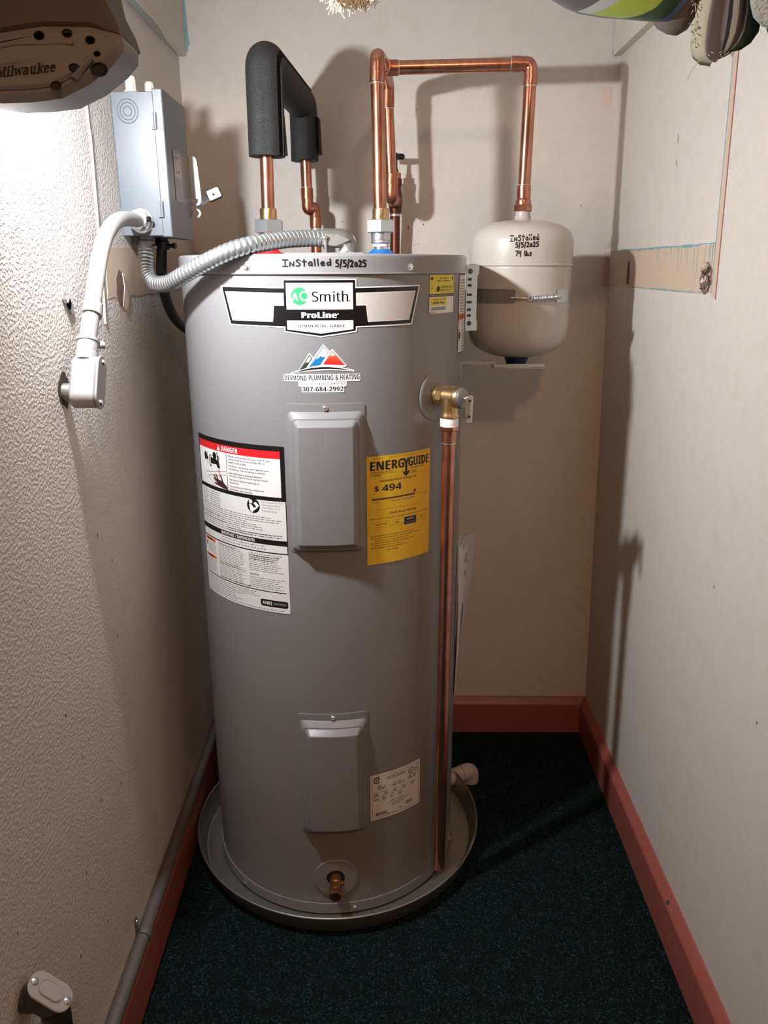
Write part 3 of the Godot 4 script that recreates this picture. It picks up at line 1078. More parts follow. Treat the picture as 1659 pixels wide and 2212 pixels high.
func access_panel(h: Node3D, deg: float, top: float, bottom: float, k: float) -> void:
	# a pressed cover: flat flange, then two bevelled steps
	var mid := (top + bottom) * 0.5
	var loops := [
		[0.0655, top, bottom, 0.0, 0.006], [0.0655, top, bottom, 0.0012, 0.006], [0.0640, top - 0.001, bottom + 0.0006, 0.0016, 0.006],
		[0.0622, top - 0.0135, bottom + 0.0012, 0.0016, 0.0075], [0.0612, top - 0.0148, bottom + 0.0018, 0.0030, 0.0085],
		[0.0545, top - 0.0222, bottom + 0.0070, 0.0098, 0.0085], [0.0532, top - 0.0234, bottom + 0.0080, 0.0106, 0.008],
		[0.0508, top - 0.0256, bottom + 0.0098, 0.0108, 0.007], [0.0498, top - 0.0266, bottom + 0.0106, 0.0118, 0.007],
		[0.0424, top - 0.0340, bottom + 0.0182, 0.0212, 0.004], [0.0412, top - 0.0352, bottom + 0.0194, 0.0219, 0.003],
		[0.0396, top - 0.0366, bottom + 0.0208, 0.0221, 0.002],
		[0.028, top - 0.0366, bottom + 0.0208, 0.0221, 0.0015], [0.016, top - 0.0366, bottom + 0.0208, 0.0221, 0.001], [0.0, top - 0.0366, bottom + 0.0208, 0.0221, 0.0]]
	var rows := []
	for l in loops:
		var outline := rrect(l[0] * 2.0, l[1] - l[2], l[4], 4)
		var row := PackedVector3Array()
		var cut := 12
		for i in outline.size():
			var a := outline[i]
			var b := outline[(i + 1) % outline.size()]
			var n := cut if (i + 1) % 5 == 0 else 1
			for q in n:
				var w := a.lerp(b, float(q) / n)
				row.append(on_heater(deg + w.x / (R * DEG), (l[1] + l[2]) * 0.5 + w.y, l[3]))
		rows.append(row)
	var g := Geo.new()
	g.grid(rows, true)
	var p := part(h, "access_panel", g, M.heater_grey, 24.0)
	g = Geo.new()
	g.lathe([Vector2(0, 0), Vector2(0.0045, 0), Vector2(0.0044, 0.0014), Vector2(0.0030, 0.0030), Vector2(0.0012, 0.0034), Vector2(0.0012, 0.0022), Vector2(0, 0.0022)], 20, heater_frame(deg, top - 0.0073, 0.0016) * Transform3D(Basis(Vector3.RIGHT, PI / 2), Vector3.ZERO))
	part(p, "screw", g, M.bright_zinc)


func wrap_label(lo: Vector2, hi: Vector2, a0: float, a1: float, y_top: float, y_bottom: float, lift := 0.0007) -> Callable:
	return func(w: Vector2) -> Vector3:
		var f := (w - lo) / (hi - lo)
		return on_heater(lerpf(a0, a1, f.x), lerpf(y_top, y_bottom, f.y), lift)


func rounded(x0: float, y0: float, x1: float, y1: float, r: float) -> PackedVector2Array:
	var out := PackedVector2Array()
	for p in rrect(x1 - x0, y1 - y0, r):
		out.append(p + Vector2((x0 + x1) * 0.5, (y0 + y1) * 0.5))
	return out


func build_labels(h: Node3D) -> void:
	var white := Color(0.93, 0.925, 0.92)
	var black := Color(0.05, 0.045, 0.045)
	# ---- maker's badge, in millimetres
	var lo := Vector2(-2, -2)
	var hi := Vector2(345, 89)
	var s := Sheet.new(1388, 364, white, lo, hi - lo)
	var outline := flat([0, 10.4, 114.5, 12.2, 114.5, 0, 228, 0, 228, 12.2, 342.7, 10.4, 326.6, 70.2, 228, 72, 228, 78.8, 172, 86.4, 114.5, 78.8, 114.5, 71.8, 15.6, 69.8])
	var edge := PackedVector2Array()
	for p in Geo.inset(_ccw(outline), 0.9):
		edge.append(p)
	s.poly(edge, black)
	var silver := Color(0.80, 0.775, 0.755)
	s.poly(flat([7.6, 18.2, 114.5, 20, 114.5, 39.2, 98, 39.2, 95.2, 64, 20, 63.2]), white)
	s.poly(flat([8.8, 19.2, 114.5, 21, 114.5, 38.2, 97, 38.2, 94.3, 63, 20.8, 62.2]), silver)
	s.poly(flat([228, 20, 335, 18.2, 321.8, 63.4, 247, 65, 244.2, 39.4, 228, 39.4]), white)
	s.poly(flat([228, 21, 333.8, 19.2, 321, 62.4, 248, 64, 245.2, 38.4, 228, 38.4]), silver)
	s.rect(118.5, 4.9, 104.8, 40.1, white)
	s.poly(flat([118.5, 61.6, 223.2, 61.6, 223.2, 75.6, 172.2, 81.8, 118.5, 75.6]), white)
	s.disc(Vector2(139.6, 25.0), 13.6, 13.4, Color(0.20, 0.56, 0.36))
	s.text("A", 127.2, 20.6, 10.4, 11.0, white, true)
	for q in [[7.6, white], [5.1, Color(0.20, 0.56, 0.36)]]:
		s.disc(Vector2(147.2, 24.6), q[0] * 1.0, q[0] * 1.02, q[1])
	s.text("Smith", 158.9, 16.8, 56.2, 16.4, black, false)
	s.text("Smith", 159.5, 16.8, 56.2, 16.4, black, false)
	s.disc(Vector2(217.8, 31.8), 1.1, 1.1, black)
	s.text("ProLine", 141.8, 48.6, 54.6, 9.4, white, true)
	s.text("ProLine", 142.8, 48.6, 54.6, 9.4, white, true)
	s.disc(Vector2(199.0, 51.8), 1.1, 1.1, white)
	s.text("COMMERCIAL", 134.8, 68.0, 46.6, 4.2, black, true)
	s.text("GRADE", 186.4, 68.0, 23.4, 4.2, black, true)
	var shape := flat([-1.2, 9.2, 113.4, 11.1, 113.4, -1.1, 229.1, -1.1, 229.1, 11.1, 344.2, 9.2, 327.6, 71.3, 229.1, 73.0, 229.1, 79.7, 172, 87.6, 113.4, 79.7, 113.4, 72.8, 14.8, 70.9])
	var k := R * DEG * 1000.0
	part(h, "maker_badge", sticker([shape], lo, hi, wrap_label(lo, hi, -36.19 + lo.x / k, -36.19 + hi.x / k, 1.2266 - lo.y / 1000.0, 1.2266 - hi.y / 1000.0), 6.0), label_mat("badge_print", s, 0.3)).set_meta("label", "black and white maker's badge with a green roundel")

	# ---- plumber's sticker with three peaks
	lo = Vector2(100, 95)
	hi = Vector2(1490, 985)
	s = Sheet.new(834, 534, white, lo, hi - lo)
	var dark := Color(0.16, 0.20, 0.17)
	s.poly(flat([392, 575, 583, 292, 640, 358, 520, 535]), Color(0.36, 0.38, 0.36))
	s.poly(flat([405, 570, 505, 450, 560, 432, 572, 452, 520, 530]), dark)
	s.poly(flat([510, 445, 583, 328, 612, 350, 560, 435, 540, 430]), white)
	s.poly(flat([566, 520, 828, 135, 925, 250, 775, 480]), Color(0.50, 0.56, 0.62))
	s.poly(flat([575, 515, 700, 370, 740, 360, 778, 318, 806, 340, 860, 340, 772, 478]), Color(0.10, 0.42, 0.62))
	s.poly(flat([700, 372, 832, 165, 905, 250, 855, 338, 806, 336, 778, 316, 742, 356]), white)
	for i in 12:
		var f0 := i / 12.0
		var f1 := (i + 1) / 12.0
		var c := Color(0.93, 0.47, 0.24).lerp(Color(0.80, 0.10, 0.13), f0)
		var a := Vector2(988, 225)
		s.poly(PackedVector2Array([a.lerp(Vector2(818, 470), f0), a.lerp(Vector2(1208, 490), f0), a.lerp(Vector2(1208, 490), f1), a.lerp(Vector2(818, 470), f1)]), c)
	s.poly(flat([938, 322, 990, 250, 1040, 318, 990, 312]), white)
	var arc := PackedVector2Array()
	for i in 25:
		var f := i / 24.0
		arc.append(Vector2(lerpf(240, 1340, f), 655 - 150 * sin(PI * pow(f, 0.86) * 0.78) + 60 * f * f * 0.55))
	for i in 25:
		var f := 1.0 - i / 24.0
		arc.append(Vector2(lerpf(240, 1340, f), 657 - 150 * sin(PI * pow(f, 0.86) * 0.78) + 60 * f * f * 0.55 + 34 * sin(PI * f)))
	s.poly(arc, black)
	s.text("DESMOND", 125, 668, 398, 92, black, true)
	s.text("PLUMBING", 562, 662, 432, 92, black, true)
	s.text("&", 1030, 660, 56, 92, black, true)
	s.text("HEATING", 1116, 656, 348, 92, black, true)
	var mid := Color(0.30, 0.29, 0.29)
	s.text("INSTALLATION", 386, 790, 326, 58, mid, false)
	s.disc(Vector2(748, 820), 12, 12, black)
	s.text("SERVICE", 782, 786, 190, 60, mid, false)
	s.disc(Vector2(1012, 816), 12, 12, black)
	s.text("REPAIR", 1046, 782, 166, 60, mid, false)
	s.text("307-684-2992", 440, 874, 732, 84, black, true)
	var shapes := [flat([375, 590, 583, 262, 655, 345, 828, 108, 940, 235, 990, 195, 1240, 498, 1200, 520, 800, 520]),
		rounded(112, 645, 1478, 778, 14), rounded(375, 770, 1228, 868, 14), rounded(430, 855, 1185, 975, 14)]
	var band := PackedVector2Array()
	for i in 25:
		var f := i / 24.0
		band.append(Vector2(lerpf(205, 1372, f), 648 - 165 * sin(PI * pow(f, 0.86) * 0.78) + 60 * f * f * 0.62))
	for i in 25:
		var f := 1.0 - i / 24.0
		band.append(Vector2(lerpf(205, 1372, f), 668 - 150 * sin(PI * pow(f, 0.86) * 0.78) + 60 * f * f * 0.62 + 46 * sin(PI * f)))
	shapes.append(band)
	var a0 := -11.8 + (lo.x - 125) * 0.02002
	var a1 := -11.8 + (hi.x - 125) * 0.02002
	var y0 := 1.1279 - (lo.y - 115) * 8.835e-5
	var y1 := 1.1279 - (hi.y - 115) * 8.835e-5
	part(h, "plumber_sticker", sticker(shapes, lo, hi, wrap_label(lo, hi, a0, a1, y0, y1, 0.0006), 26.0), label_mat("sticker_print", s, 0.35)).set_meta("label", "white sticker with three coloured peaks and a phone number")

	# ---- warning label, in millimetres
	lo = Vector2.ZERO
	hi = Vector2(215.6, 302.7)
	s = Sheet.new(760, 1067, Color(0.87, 0.86, 0.85), lo, hi)
	var grey := Color(0.33, 0.31, 0.31)
	var red := Color(0.80, 0.12, 0.14)
	var orange := Color(0.86, 0.43, 0.16)
	var r := RandomNumberGenerator.new()
	r.seed = 3
	s.rect(0, 0, 215.6, 96, black)
	s.rect(4, 9, 204, 80, Color(0.89, 0.88, 0.87))
	s.rect(4, 9, 204, 13, red)
	s.poly(flat([72, 20.4, 76, 10.6, 80, 20.4]), white)
	s.text("!", 75.4, 13.5, 1.2, 5.6, red)
	s.text("DANGER", 84, 11.2, 41, 8.6, white)
	s.rect(95.6, 22, 1.1, 67, black)
	# tap, rim of the basin, hand under the hot water
	s.disc(Vector2(30, 37), 5, 8, black)
	s.disc(Vector2(37, 40), 3, 3.5, black)
	s.line(Vector2(36, 30), Vector2(38, 50), 2.2, black)
	s.disc(Vector2(62, 32), 6, 6.5, black)
	s.disc(Vector2(73, 35), 4, 4.5, black)
	s.disc(Vector2(73, 35), 2, 2.4, Color(0.89, 0.88, 0.87))
	s.line(Vector2(70, 25), Vector2(74, 44), 2.2, black)
	s.disc(Vector2(48, 43), 5, 11, black)
	s.disc(Vector2(48.4, 43), 3.4, 8.6, Color(0.89, 0.88, 0.87))
	s.poly(flat([48, 37, 66, 37, 75, 42, 78, 53, 70, 53, 67, 47.5, 48, 48]), black)
	s.poly(flat([71, 54, 77, 54, 79, 66, 72, 72]), Color(0.85, 0.66, 0.64))
	s.line(Vector2(30, 66), Vector2(93, 56), 0.9, grey)
	s.line(Vector2(36, 72), Vector2(93, 62), 0.9, grey)
	s.line(Vector2(36, 72), Vector2(58, 88.5), 0.9, grey)
	var skin := Color(0.22, 0.13, 0.11)
	s.poly(flat([62, 78, 70, 74, 80, 75, 86, 78, 95, 84, 95, 89, 84, 88, 72, 86]), skin)
	s.strokes([PackedVector2Array([Vector2(66, 79), Vector2(56, 74)]), PackedVector2Array([Vector2(67, 77), Vector2(57, 69)]), PackedVector2Array([Vector2(70, 76), Vector2(63, 66)]), PackedVector2Array([Vector2(83, 77), Vector2(78, 66)]), PackedVector2Array([Vector2(70, 84), Vector2(59, 82)])], 3.4, skin)
	var warn := ["Water temperature over 125\u00b0F can", "cause severe burns instantly or", "death from scalds.", "Children, disabled and elderly are", "at highest risk of being scalded.", "See instruction manual before", "setting temperature at water heater.", "Feel water before bathing or", "showering.", "Temperature limiting valves are", "available, see manual."]
	var wide := [88, 79, 42, 85, 79, 72, 86, 67, 23, 75, 52]
	var step := [0, 0, 0, 1, 1, 2, 2, 3, 3, 4, 4]
	for i in 11:
		s.text(warn[i], 101, 25.5 + i * 5.1 + step[i] * 1.9, wide[i], 3.6, Color(0.13, 0.12, 0.12), true)
	s.rect(0, 96, 1.0, 96, black)
	s.rect(214.6, 96, 1.0, 96, black)
	s.small_print(8, 99, 24, 7, 4.0, 1.9, grey, r)
	s.small_print(36, 99, 40, 7, 4.0, 1.9, grey, r)
	s.disc(Vector2(153, 108), 13.2, 13.2, black)
	s.disc(Vector2(147.6, 101), 3.6, 3.8, white)
	s.poly(flat([144, 105.5, 149, 106, 154, 112, 160, 108.5, 162, 110.5, 152, 118, 151, 120.5, 146, 118]), white)
	s.poly(flat([153, 103.5, 158, 100.5, 165.5, 107, 160, 110.5]), white)
	var see := ["See manual for more", "information about", "preventing burns", "from hot water"]
	for i in 4:
		s.text(see[i], 170, 97.5 + i * 5.2, [41, 35, 34, 29][i], 3.4, grey, false)
	s.small_print(4, 126, 208, 10, 3.9, 1.9, grey, r, 0.5)
	s.small_print(4, 141.6, 70, 1, 3.9, 1.9, black, r, 0.05)
	s.small_print(4, 149.4, 90, 1, 3.9, 1.9, black, r, 0.05)
	s.small_print(90, 157.2, 120, 2, 3.9, 2.0, black, r, 0.05)
	s.rect(0, 166.5, 215.6, 9.6, black)
	s.text("IMPORTANT / IMPORTANTE", 68, 168.4, 84, 5.8, white)
	s.small_print(70, 179, 110, 2, 5.0, 1.9, grey, r, 0.1)
	s.rect(0, 189.6, 215.6, 2.2, black)
	s.rect(3, 193.5, 42, 6.0, orange)
	s.rect(12, 195, 22, 3.0, Color(0.35, 0.12, 0.06))
	s.disc(Vector2(9, 207), 2.6, 5.0, black)
	s.small_print(15, 202, 34, 6, 3.5, 1.5, grey, r)
	s.rect(3, 226.5, 42, 6.0, orange)
	s.rect(12, 228, 22, 3.0, Color(0.35, 0.12, 0.06))
	s.small_print(4, 235, 44, 8, 3.3, 1.5, grey, r)
	s.small_print(56, 195, 74, 20, 3.35, 1.6, grey, r)
	s.small_print(56, 195, 60, 1, 3.35, 1.7, black, r)
	s.small_print(56, 228.5, 74, 2, 3.35, 1.7, black, r)
	s.small_print(137, 195, 72, 10, 3.5, 1.7, grey, r)
	s.small_print(137, 199, 66, 3, 3.5, 1.8, black, r)
	s.text("NOTICE", 138, 234, 19, 3.2, black)
	s.small_print(137, 240, 72, 6, 3.7, 1.6, grey, r)
	s.rect(4, 263.4, 206, 1.7, black)
	s.small_print(60, 259, 80, 1, 3.5, 2.0, black, r, 0.05)
	s.small_print(4, 268, 200, 3, 3.7, 1.6, grey, r, 0.3)
	s.small_print(4, 279, 130, 5, 3.7, 1.6, grey, r, 0.4)
	s.small_print(4, 298, 206, 1, 3.5, 1.6, grey, r, 0.05)
	s.poly(rounded(158, 280, 212, 293, 3.5), black)
	s.text("AHRI", 161.5, 283.2, 19.5, 6.4, white)
	s.text("CERTIFIED", 183, 284.4, 26, 4.0, Color(0.8, 0.8, 0.8), false)
	part(h, "warning_label", sticker([rounded(0, 0, 215.6, 302.7, 1.5)], lo, hi, wrap_label(lo, hi, -60.7, -13.15, 0.9614, 0.6587), 5.0), label_mat("warning_print", s, 0.4)).set_meta("label", "tall white warning label with a red danger band")

	# ---- yellow energy label, drawn in thousandths of its sides
	lo = Vector2.ZERO
	hi = Vector2(1000, 1000)
	var yellow := Color(0.90, 0.72, 0.13)
	var ink := Color(0.10, 0.05, 0.07)
	var faint := Color(0.45, 0.32, 0.08)
	s = Sheet.new(560, 824, yellow, lo, hi)
	s.text("U.S. Government", 70, 14, 170, 13, faint, false)
	s.text("Federal law prohibits removal of this label before consumer purchase.", 310, 14, 640, 13, faint, false)
	s.text("ENERG", 45, 46, 490, 82, ink)
	s.text("GUIDE", 605, 46, 360, 82, ink)
	s.text("ENERG", 52, 46, 490, 82, ink)
	s.text("GUIDE", 612, 46, 360, 82, ink)
	s.poly(flat([522, 46, 552, 46, 572, 74, 592, 46, 622, 46, 590, 98, 590, 176, 625, 160, 625, 184, 572, 214, 520, 184, 520, 160, 555, 176, 555, 98]), ink)
	s.text("WATER HEATER - ELECTRIC", 48, 140, 320, 10, ink)
	s.text("TANK SIZE (STORAGE CAPACITY)", 48, 156, 380, 10, ink, false)
	s.small_print(48, 172, 150, 1, 10, 9, ink, r, 0.05)
	s.small_print(650, 140, 240, 1, 10, 9, ink, r, 0.05)
	s.small_print(650, 168, 100, 2, 14, 9, ink, r, 0.05)
	s.rect(60, 200, 420, 1.5, faint)
	s.rect(640, 200, 320, 1.5, faint)
	s.text("Estimated Yearly Energy Cost", 190, 214, 560, 30, ink)
	s.text("$", 103, 268, 62, 54, ink)
	s.text("494", 212, 262, 290, 62, ink)
	s.rect(70, 384, 650, 11, ink)
	s.rect(70, 396, 870, 2.5, faint)
	s.rect(70, 370, 4, 40, ink)
	s.rect(938, 366, 4, 36, faint)
	s.poly(flat([692, 350, 742, 350, 717, 384]), ink)
	s.text("$ 194", 88, 410, 78, 15, ink, false)
	s.text("$ 539", 880, 404, 66, 13, faint, false)
	s.text("Cost Range of Similar Models", 330, 412, 390, 17, ink, false)
	s.rect(80, 488, 860, 1.5, faint)
	s.text("First Hour Rating", 325, 520, 425, 28, ink)
	s.text("(How much hot water you get in the first hour of use)", 30, 562, 940, 21, ink, false)
	s.rect(75, 602, 860, 2, faint)
	s.rect(75, 650, 860, 2, faint)
	for x in [75, 315, 933]:
		s.rect(x, 602, 2, 48, faint)
	s.text("Very Small", 108, 618, 170, 17, ink)
	s.text("low", 405, 618, 58, 15, ink)
	s.rect(540, 592, 214, 80, yellow.lightened(0.4))
	s.rect(545, 596, 204, 72, ink)
	s.text("medium", 590, 608, 116, 17, white)
	s.text("55 Gallons", 572, 640, 150, 17, Color(0.75, 0.7, 0.65), false)
	s.text("High", 820, 616, 54, 16, ink, false)
	for i in 6:
		if i != 2 and i != 4:
			s.disc(Vector2(68, 732 + i * 23), 9, 6, ink)
		s.small_print(95, 726 + i * 23, [640, 760, 520, 640, 440, 540][i], 1, 10, 11, faint, r, 0.05)
	s.text("No gov/energy", 275, 868, 175, 14, ink)
	part(h, "energy_label", sticker([flat([0, 0, 1000, 0, 1000, 985, 985, 1000, 0, 1000])], lo, hi, wrap_label(lo, hi, 17.3, 46.3, 0.9418, 0.7483), 40.0), label_mat("energy_print", s, 0.42)).set_meta("label", "yellow energy label with large black lettering")

	# ---- rating plate near the bottom
	var cream := Color(0.86, 0.83, 0.79)
	s = Sheet.new(520, 470, cream, lo, hi)
	s.rect(30, 55, 940, 6, ink)
	s.rect(30, 945, 940, 6, ink)
	s.rect(30, 55, 6, 896, ink)
	s.rect(964, 55, 6, 896, ink)
	s.disc(Vector2(118, 130), 64, 72, ink)
	s.disc(Vector2(118, 130), 48, 56, cream)
	s.rect(140, 90, 50, 80, cream)
	s.text("SP", 88, 92, 78, 76, ink)
	s.disc(Vector2(788, 168), 62, 70, ink)
	s.disc(Vector2(788, 168), 48, 56, cream)
	s.text("UL", 760, 132, 54, 70, ink)
	s.text("ELECTRIC STORAGE", 300, 98, 350, 30, ink)
	s.text("TANK WATER HEATER", 295, 140, 370, 30, ink)
	s.small_print(870, 150, 80, 2, 50, 26, ink, r, 0.05)
	for y in [300, 395, 490, 590]:
		s.rect(45, y, 900, 3, faint)
	s.small_print(130, 268, 140, 1, 30, 22, ink, r, 0.05)
	s.small_print(130, 312, 160, 1, 30, 28, ink, r, 0.05)
	s.small_print(430, 268, 140, 1, 30, 22, ink, r, 0.05)
	s.small_print(400, 312, 240, 1, 30, 30, ink, r, 0.05)
	s.small_print(730, 262, 190, 2, 44, 26, ink, r, 0.05)
	for i in 5:
		s.small_print(60 + i * 180, 405, 90, 1, 30, 20, ink, r, 0.1)
		s.small_print(60 + i * 180, 440, 90, 1, 30, 30, ink, r, 0.1)
	for i in 4:
		s.small_print(60 + i * 150, 500, 80, 1, 30, 20, ink, r, 0.1)
		s.small_print(60 + i * 150, 540, 90, 1, 30, 30, ink, r, 0.1)
	s.text("MADE IN MEXICO", 370, 645, 290, 24, ink)
	s.text("A. O. SMITH CORPORATION", 300, 690, 440, 24, ink)
	s.small_print(390, 735, 260, 1, 30, 24, ink, r, 0.02)
	for b in [[90, 850, 200, 66], [680, 800, 140, 74]]:
		var x: float = b[0]
		while x < b[0] + b[2]:
			var w := r.randf_range(4, 13)
			s.rect(x, b[1], w, b[3], ink)
			x += w + r.randf_range(4, 12)
	s.small_print(300, 915, 200, 1, 20, 18, ink, r, 0.05)
	s.small_print(540, 870, 70, 1, 20, 26, ink, r, 0.05)
	part(h, "rating_plate", sticker([rounded(0, 0, 1000, 1000, 30)], lo, hi, wrap_label(lo, hi, 17.7, 42.9, 0.3180, 0.2153), 60.0), label_mat("rating_print", s, 0.42)).set_meta("label", "small cream rating plate near the bottom")

	# ---- small yellow and white registration sticker near the top
	s = Sheet.new(320, 256, Color(0.86, 0.84, 0.82), lo, hi)
	var lemon := Color(0.83, 0.76, 0.20)
	s.rect(0, 0, 1000, 490, lemon)
	s.disc(Vector2(80, 90), 46, 42, ink)
	s.disc(Vector2(930, 90), 40, 42, ink)
	s.small_print(360, 60, 400, 1, 60, 42, ink, r, 0.02)
	s.small_print(280, 130, 560, 1, 60, 38, ink, r, 0.02)
	s.small_print(60, 320, 90, 1, 60, 32, ink, r, 0.02)
	s.poly(flat([240, 350, 300, 270, 380, 330, 370, 400, 300, 440, 250, 430]), ink)
	s.text("CONTRACTOR", 400, 280, 500, 66, ink)
	s.small_print(400, 365, 500, 1, 60, 50, faint, r, 0.02)
	s.small_print(400, 440, 480, 1, 60, 18, faint, r, 0.02)
	s.rect(0, 490, 1000, 75, ink)
	s.small_print(50, 512, 900, 1, 60, 28, Color(0.8, 0.75, 0.6), r, 0.02)
	s.rect(30, 585, 640, 210, lemon)
	s.small_print(120, 620, 460, 1, 60, 32, faint, r, 0.02)
	s.small_print(120, 690, 460, 1, 60, 56, ink, r, 0.02)
	s.rect(70, 830, 550, 90, Color(0.55, 0.52, 0.50))
	s.small_print(50, 945, 220, 1, 60, 26, ink, r, 0.02)
	part(h, "registration_sticker", sticker([rounded(0, 0, 1000, 1000, 50)], lo, hi, wrap_label(lo, hi, 44.6, 61.2, 1.2322, 1.1705), 60.0), label_mat("registration_print", s, 0.4)).set_meta("label", "small yellow and white sticker under the lid")

	# ---- narrow warning label at the right edge, mostly turned away
	s = Sheet.new(320, 400, Color(0.84, 0.81, 0.79), lo, hi)
	s.rect(0, 0, 12, 1000, ink)
	s.rect(0, 0, 1000, 10, ink)
	s.rect(0, 990, 1000, 10, ink)
	s.small_print(60, 60, 900, 12, 36, 17, ink, r, 0.3)
	s.rect(12, 495, 988, 6, ink)
	s.rect(12, 501, 988, 66, Color(0.78, 0.36, 0.17))
	s.small_print(150, 516, 700, 1, 36, 34, ink, r, 0.3)
	s.rect(12, 567, 988, 6, ink)
	s.poly(flat([20, 780, 60, 690, 85, 740, 130, 730, 110, 790, 60, 850]), ink)
	s.small_print(200, 590, 760, 11, 36, 17, ink, r, 0.3)
	part(h, "side_label", sticker([rounded(0, 0, 1000, 1000, 8)], lo, hi, wrap_label(lo, hi, 67.5, 96.0, 1.2325, 1.0960), 50.0), label_mat("side_print", s, 0.4)).set_meta("label", "white and orange warning label on the right flank")


func _ccw(p: PackedVector2Array) -> PackedVector2Array:
	# inset() moves towards the left of the walking direction
	var q := p.duplicate()
	if Geometry2D.is_polygon_clockwise(q):
		q.reverse()
	return q


func build_pan() -> void:
	var at := Vector3(0.0035, 0, 0)
	var p := thing("drain_pan", "round shallow steel drain pan under the water heater", "drain pan", at)
	var xf := Transform3D(Basis.IDENTITY, at)
	var g := Geo.new()
	g.lathe([Vector2(0.0, 0.0035), Vector2(0.296, 0.0035), Vector2(0.300, 0.0042), Vector2(0.3025, 0.0065), Vector2(0.3150, 0.0450), Vector2(0.3165, 0.0450), Vector2(0.3040, 0.0055), Vector2(0.3015, 0.0022), Vector2(0.297, 0.001), Vector2(0, 0.001)], 160, xf)
	part(p, "pan_body", g, M.pan_steel, 30.0)
	g = Geo.new()
	var ring := []
	for k in 12:
		var a := -TAU * k / 12
		ring.append(Vector2(0.3158 + cos(a) * 0.0027, 0.0455 + sin(a) * 0.0027))
	ring.append(ring[0])
	ring.reverse()
	g.lathe(ring, 160, xf)
	part(p, "rolled_rim", g, M.dull_steel, 60.0)
	# outlet fitting through the wall at the right rear
	var dir := Vector3(0.80, 0, -0.42).normalized()
	g = Geo.new()
	g.lathe([Vector2(0, 0.282), Vector2(0.0235, 0.282), Vector2(0.0245, 0.284), Vector2(0.0245, 0.291), Vector2(0.0235, 0.293), Vector2(0.018, 0.293), Vector2(0.018, 0.313), Vector2(0, 0.313)], 28, along(dir, at + Vector3(0, 0.028, 0)))
	part(p, "outlet_fitting", g, M.pvc)

	var e := thing("pipe_elbow", "pale plastic pipe elbow turning down beside the drain pan", "pipe elbow", at + dir * 0.36)
	var c := at + Vector3(0, 0.030, 0)
	g = Geo.new()
	g.tube(pts([c + dir * 0.311, c + dir * 0.346]), 0.0190, 28)
	part(e, "socket", g, M.pvc)
	g = Geo.new()
	var path := bends([c + dir * 0.338, c + dir * 0.368, c + dir * 0.368 + Vector3(0, -0.0295, 0)], 0.021, 10)
	g.tube(path, 0.0208, 28)
	part(e, "bend", g, M.pvc)


func collar_on(g: Geo, a: Vector3, b: Vector3, r: float, lip := 0.0012, seg := 24) -> Geo:
	# a fitting's socket: a short sleeve with rounded lips
	var d := a.distance_to(b)
	g.lathe([Vector2(0, 0), Vector2(r - lip, 0), Vector2(r, lip), Vector2(r, d - lip), Vector2(r - lip, d), Vector2(0, d)], seg, along(b - a, a))
	return g


func union_on(t: Node3D, x: float, z: float) -> void:
	# dielectric union: threaded collar, big hexagon nut, brass tailpiece
	var at := Transform3D(Basis.IDENTITY, Vector3(x, 0, z))
	var g := Geo.new()
	g.lathe([Vector2(0, 1.2868), Vector2(0.0172, 1.2868), Vector2(0.0182, 1.2880), Vector2(0.0182, 1.2905), Vector2(0.0176, 1.2915), Vector2(0.0182, 1.2925), Vector2(0.0182, 1.3060), Vector2(0, 1.3060)], 36, at)
	part(t, "union_collar", g, M.zinc)
	g = Geo.new()
	g.prism(ngon(6, 0.0278, PI / 2), 0.0, 0.0225, Transform3D(Basis(Vector3.RIGHT, -PI / 2), Vector3(x, 1.3050, z)), 0.0014)
	part(t, "union_nut", g, M.zinc, 20.0)
	g = Geo.new()
	g.lathe([Vector2(0, 1.327), Vector2(0.0160, 1.327), Vector2(0.0160, 1.3292), Vector2(0.0152, 1.330), Vector2(0.0152, 1.3455), Vector2(0.0144, 1.3470), Vector2(0, 1.3470)], 30, at)
	part(t, "tailpiece", g, M.brass)


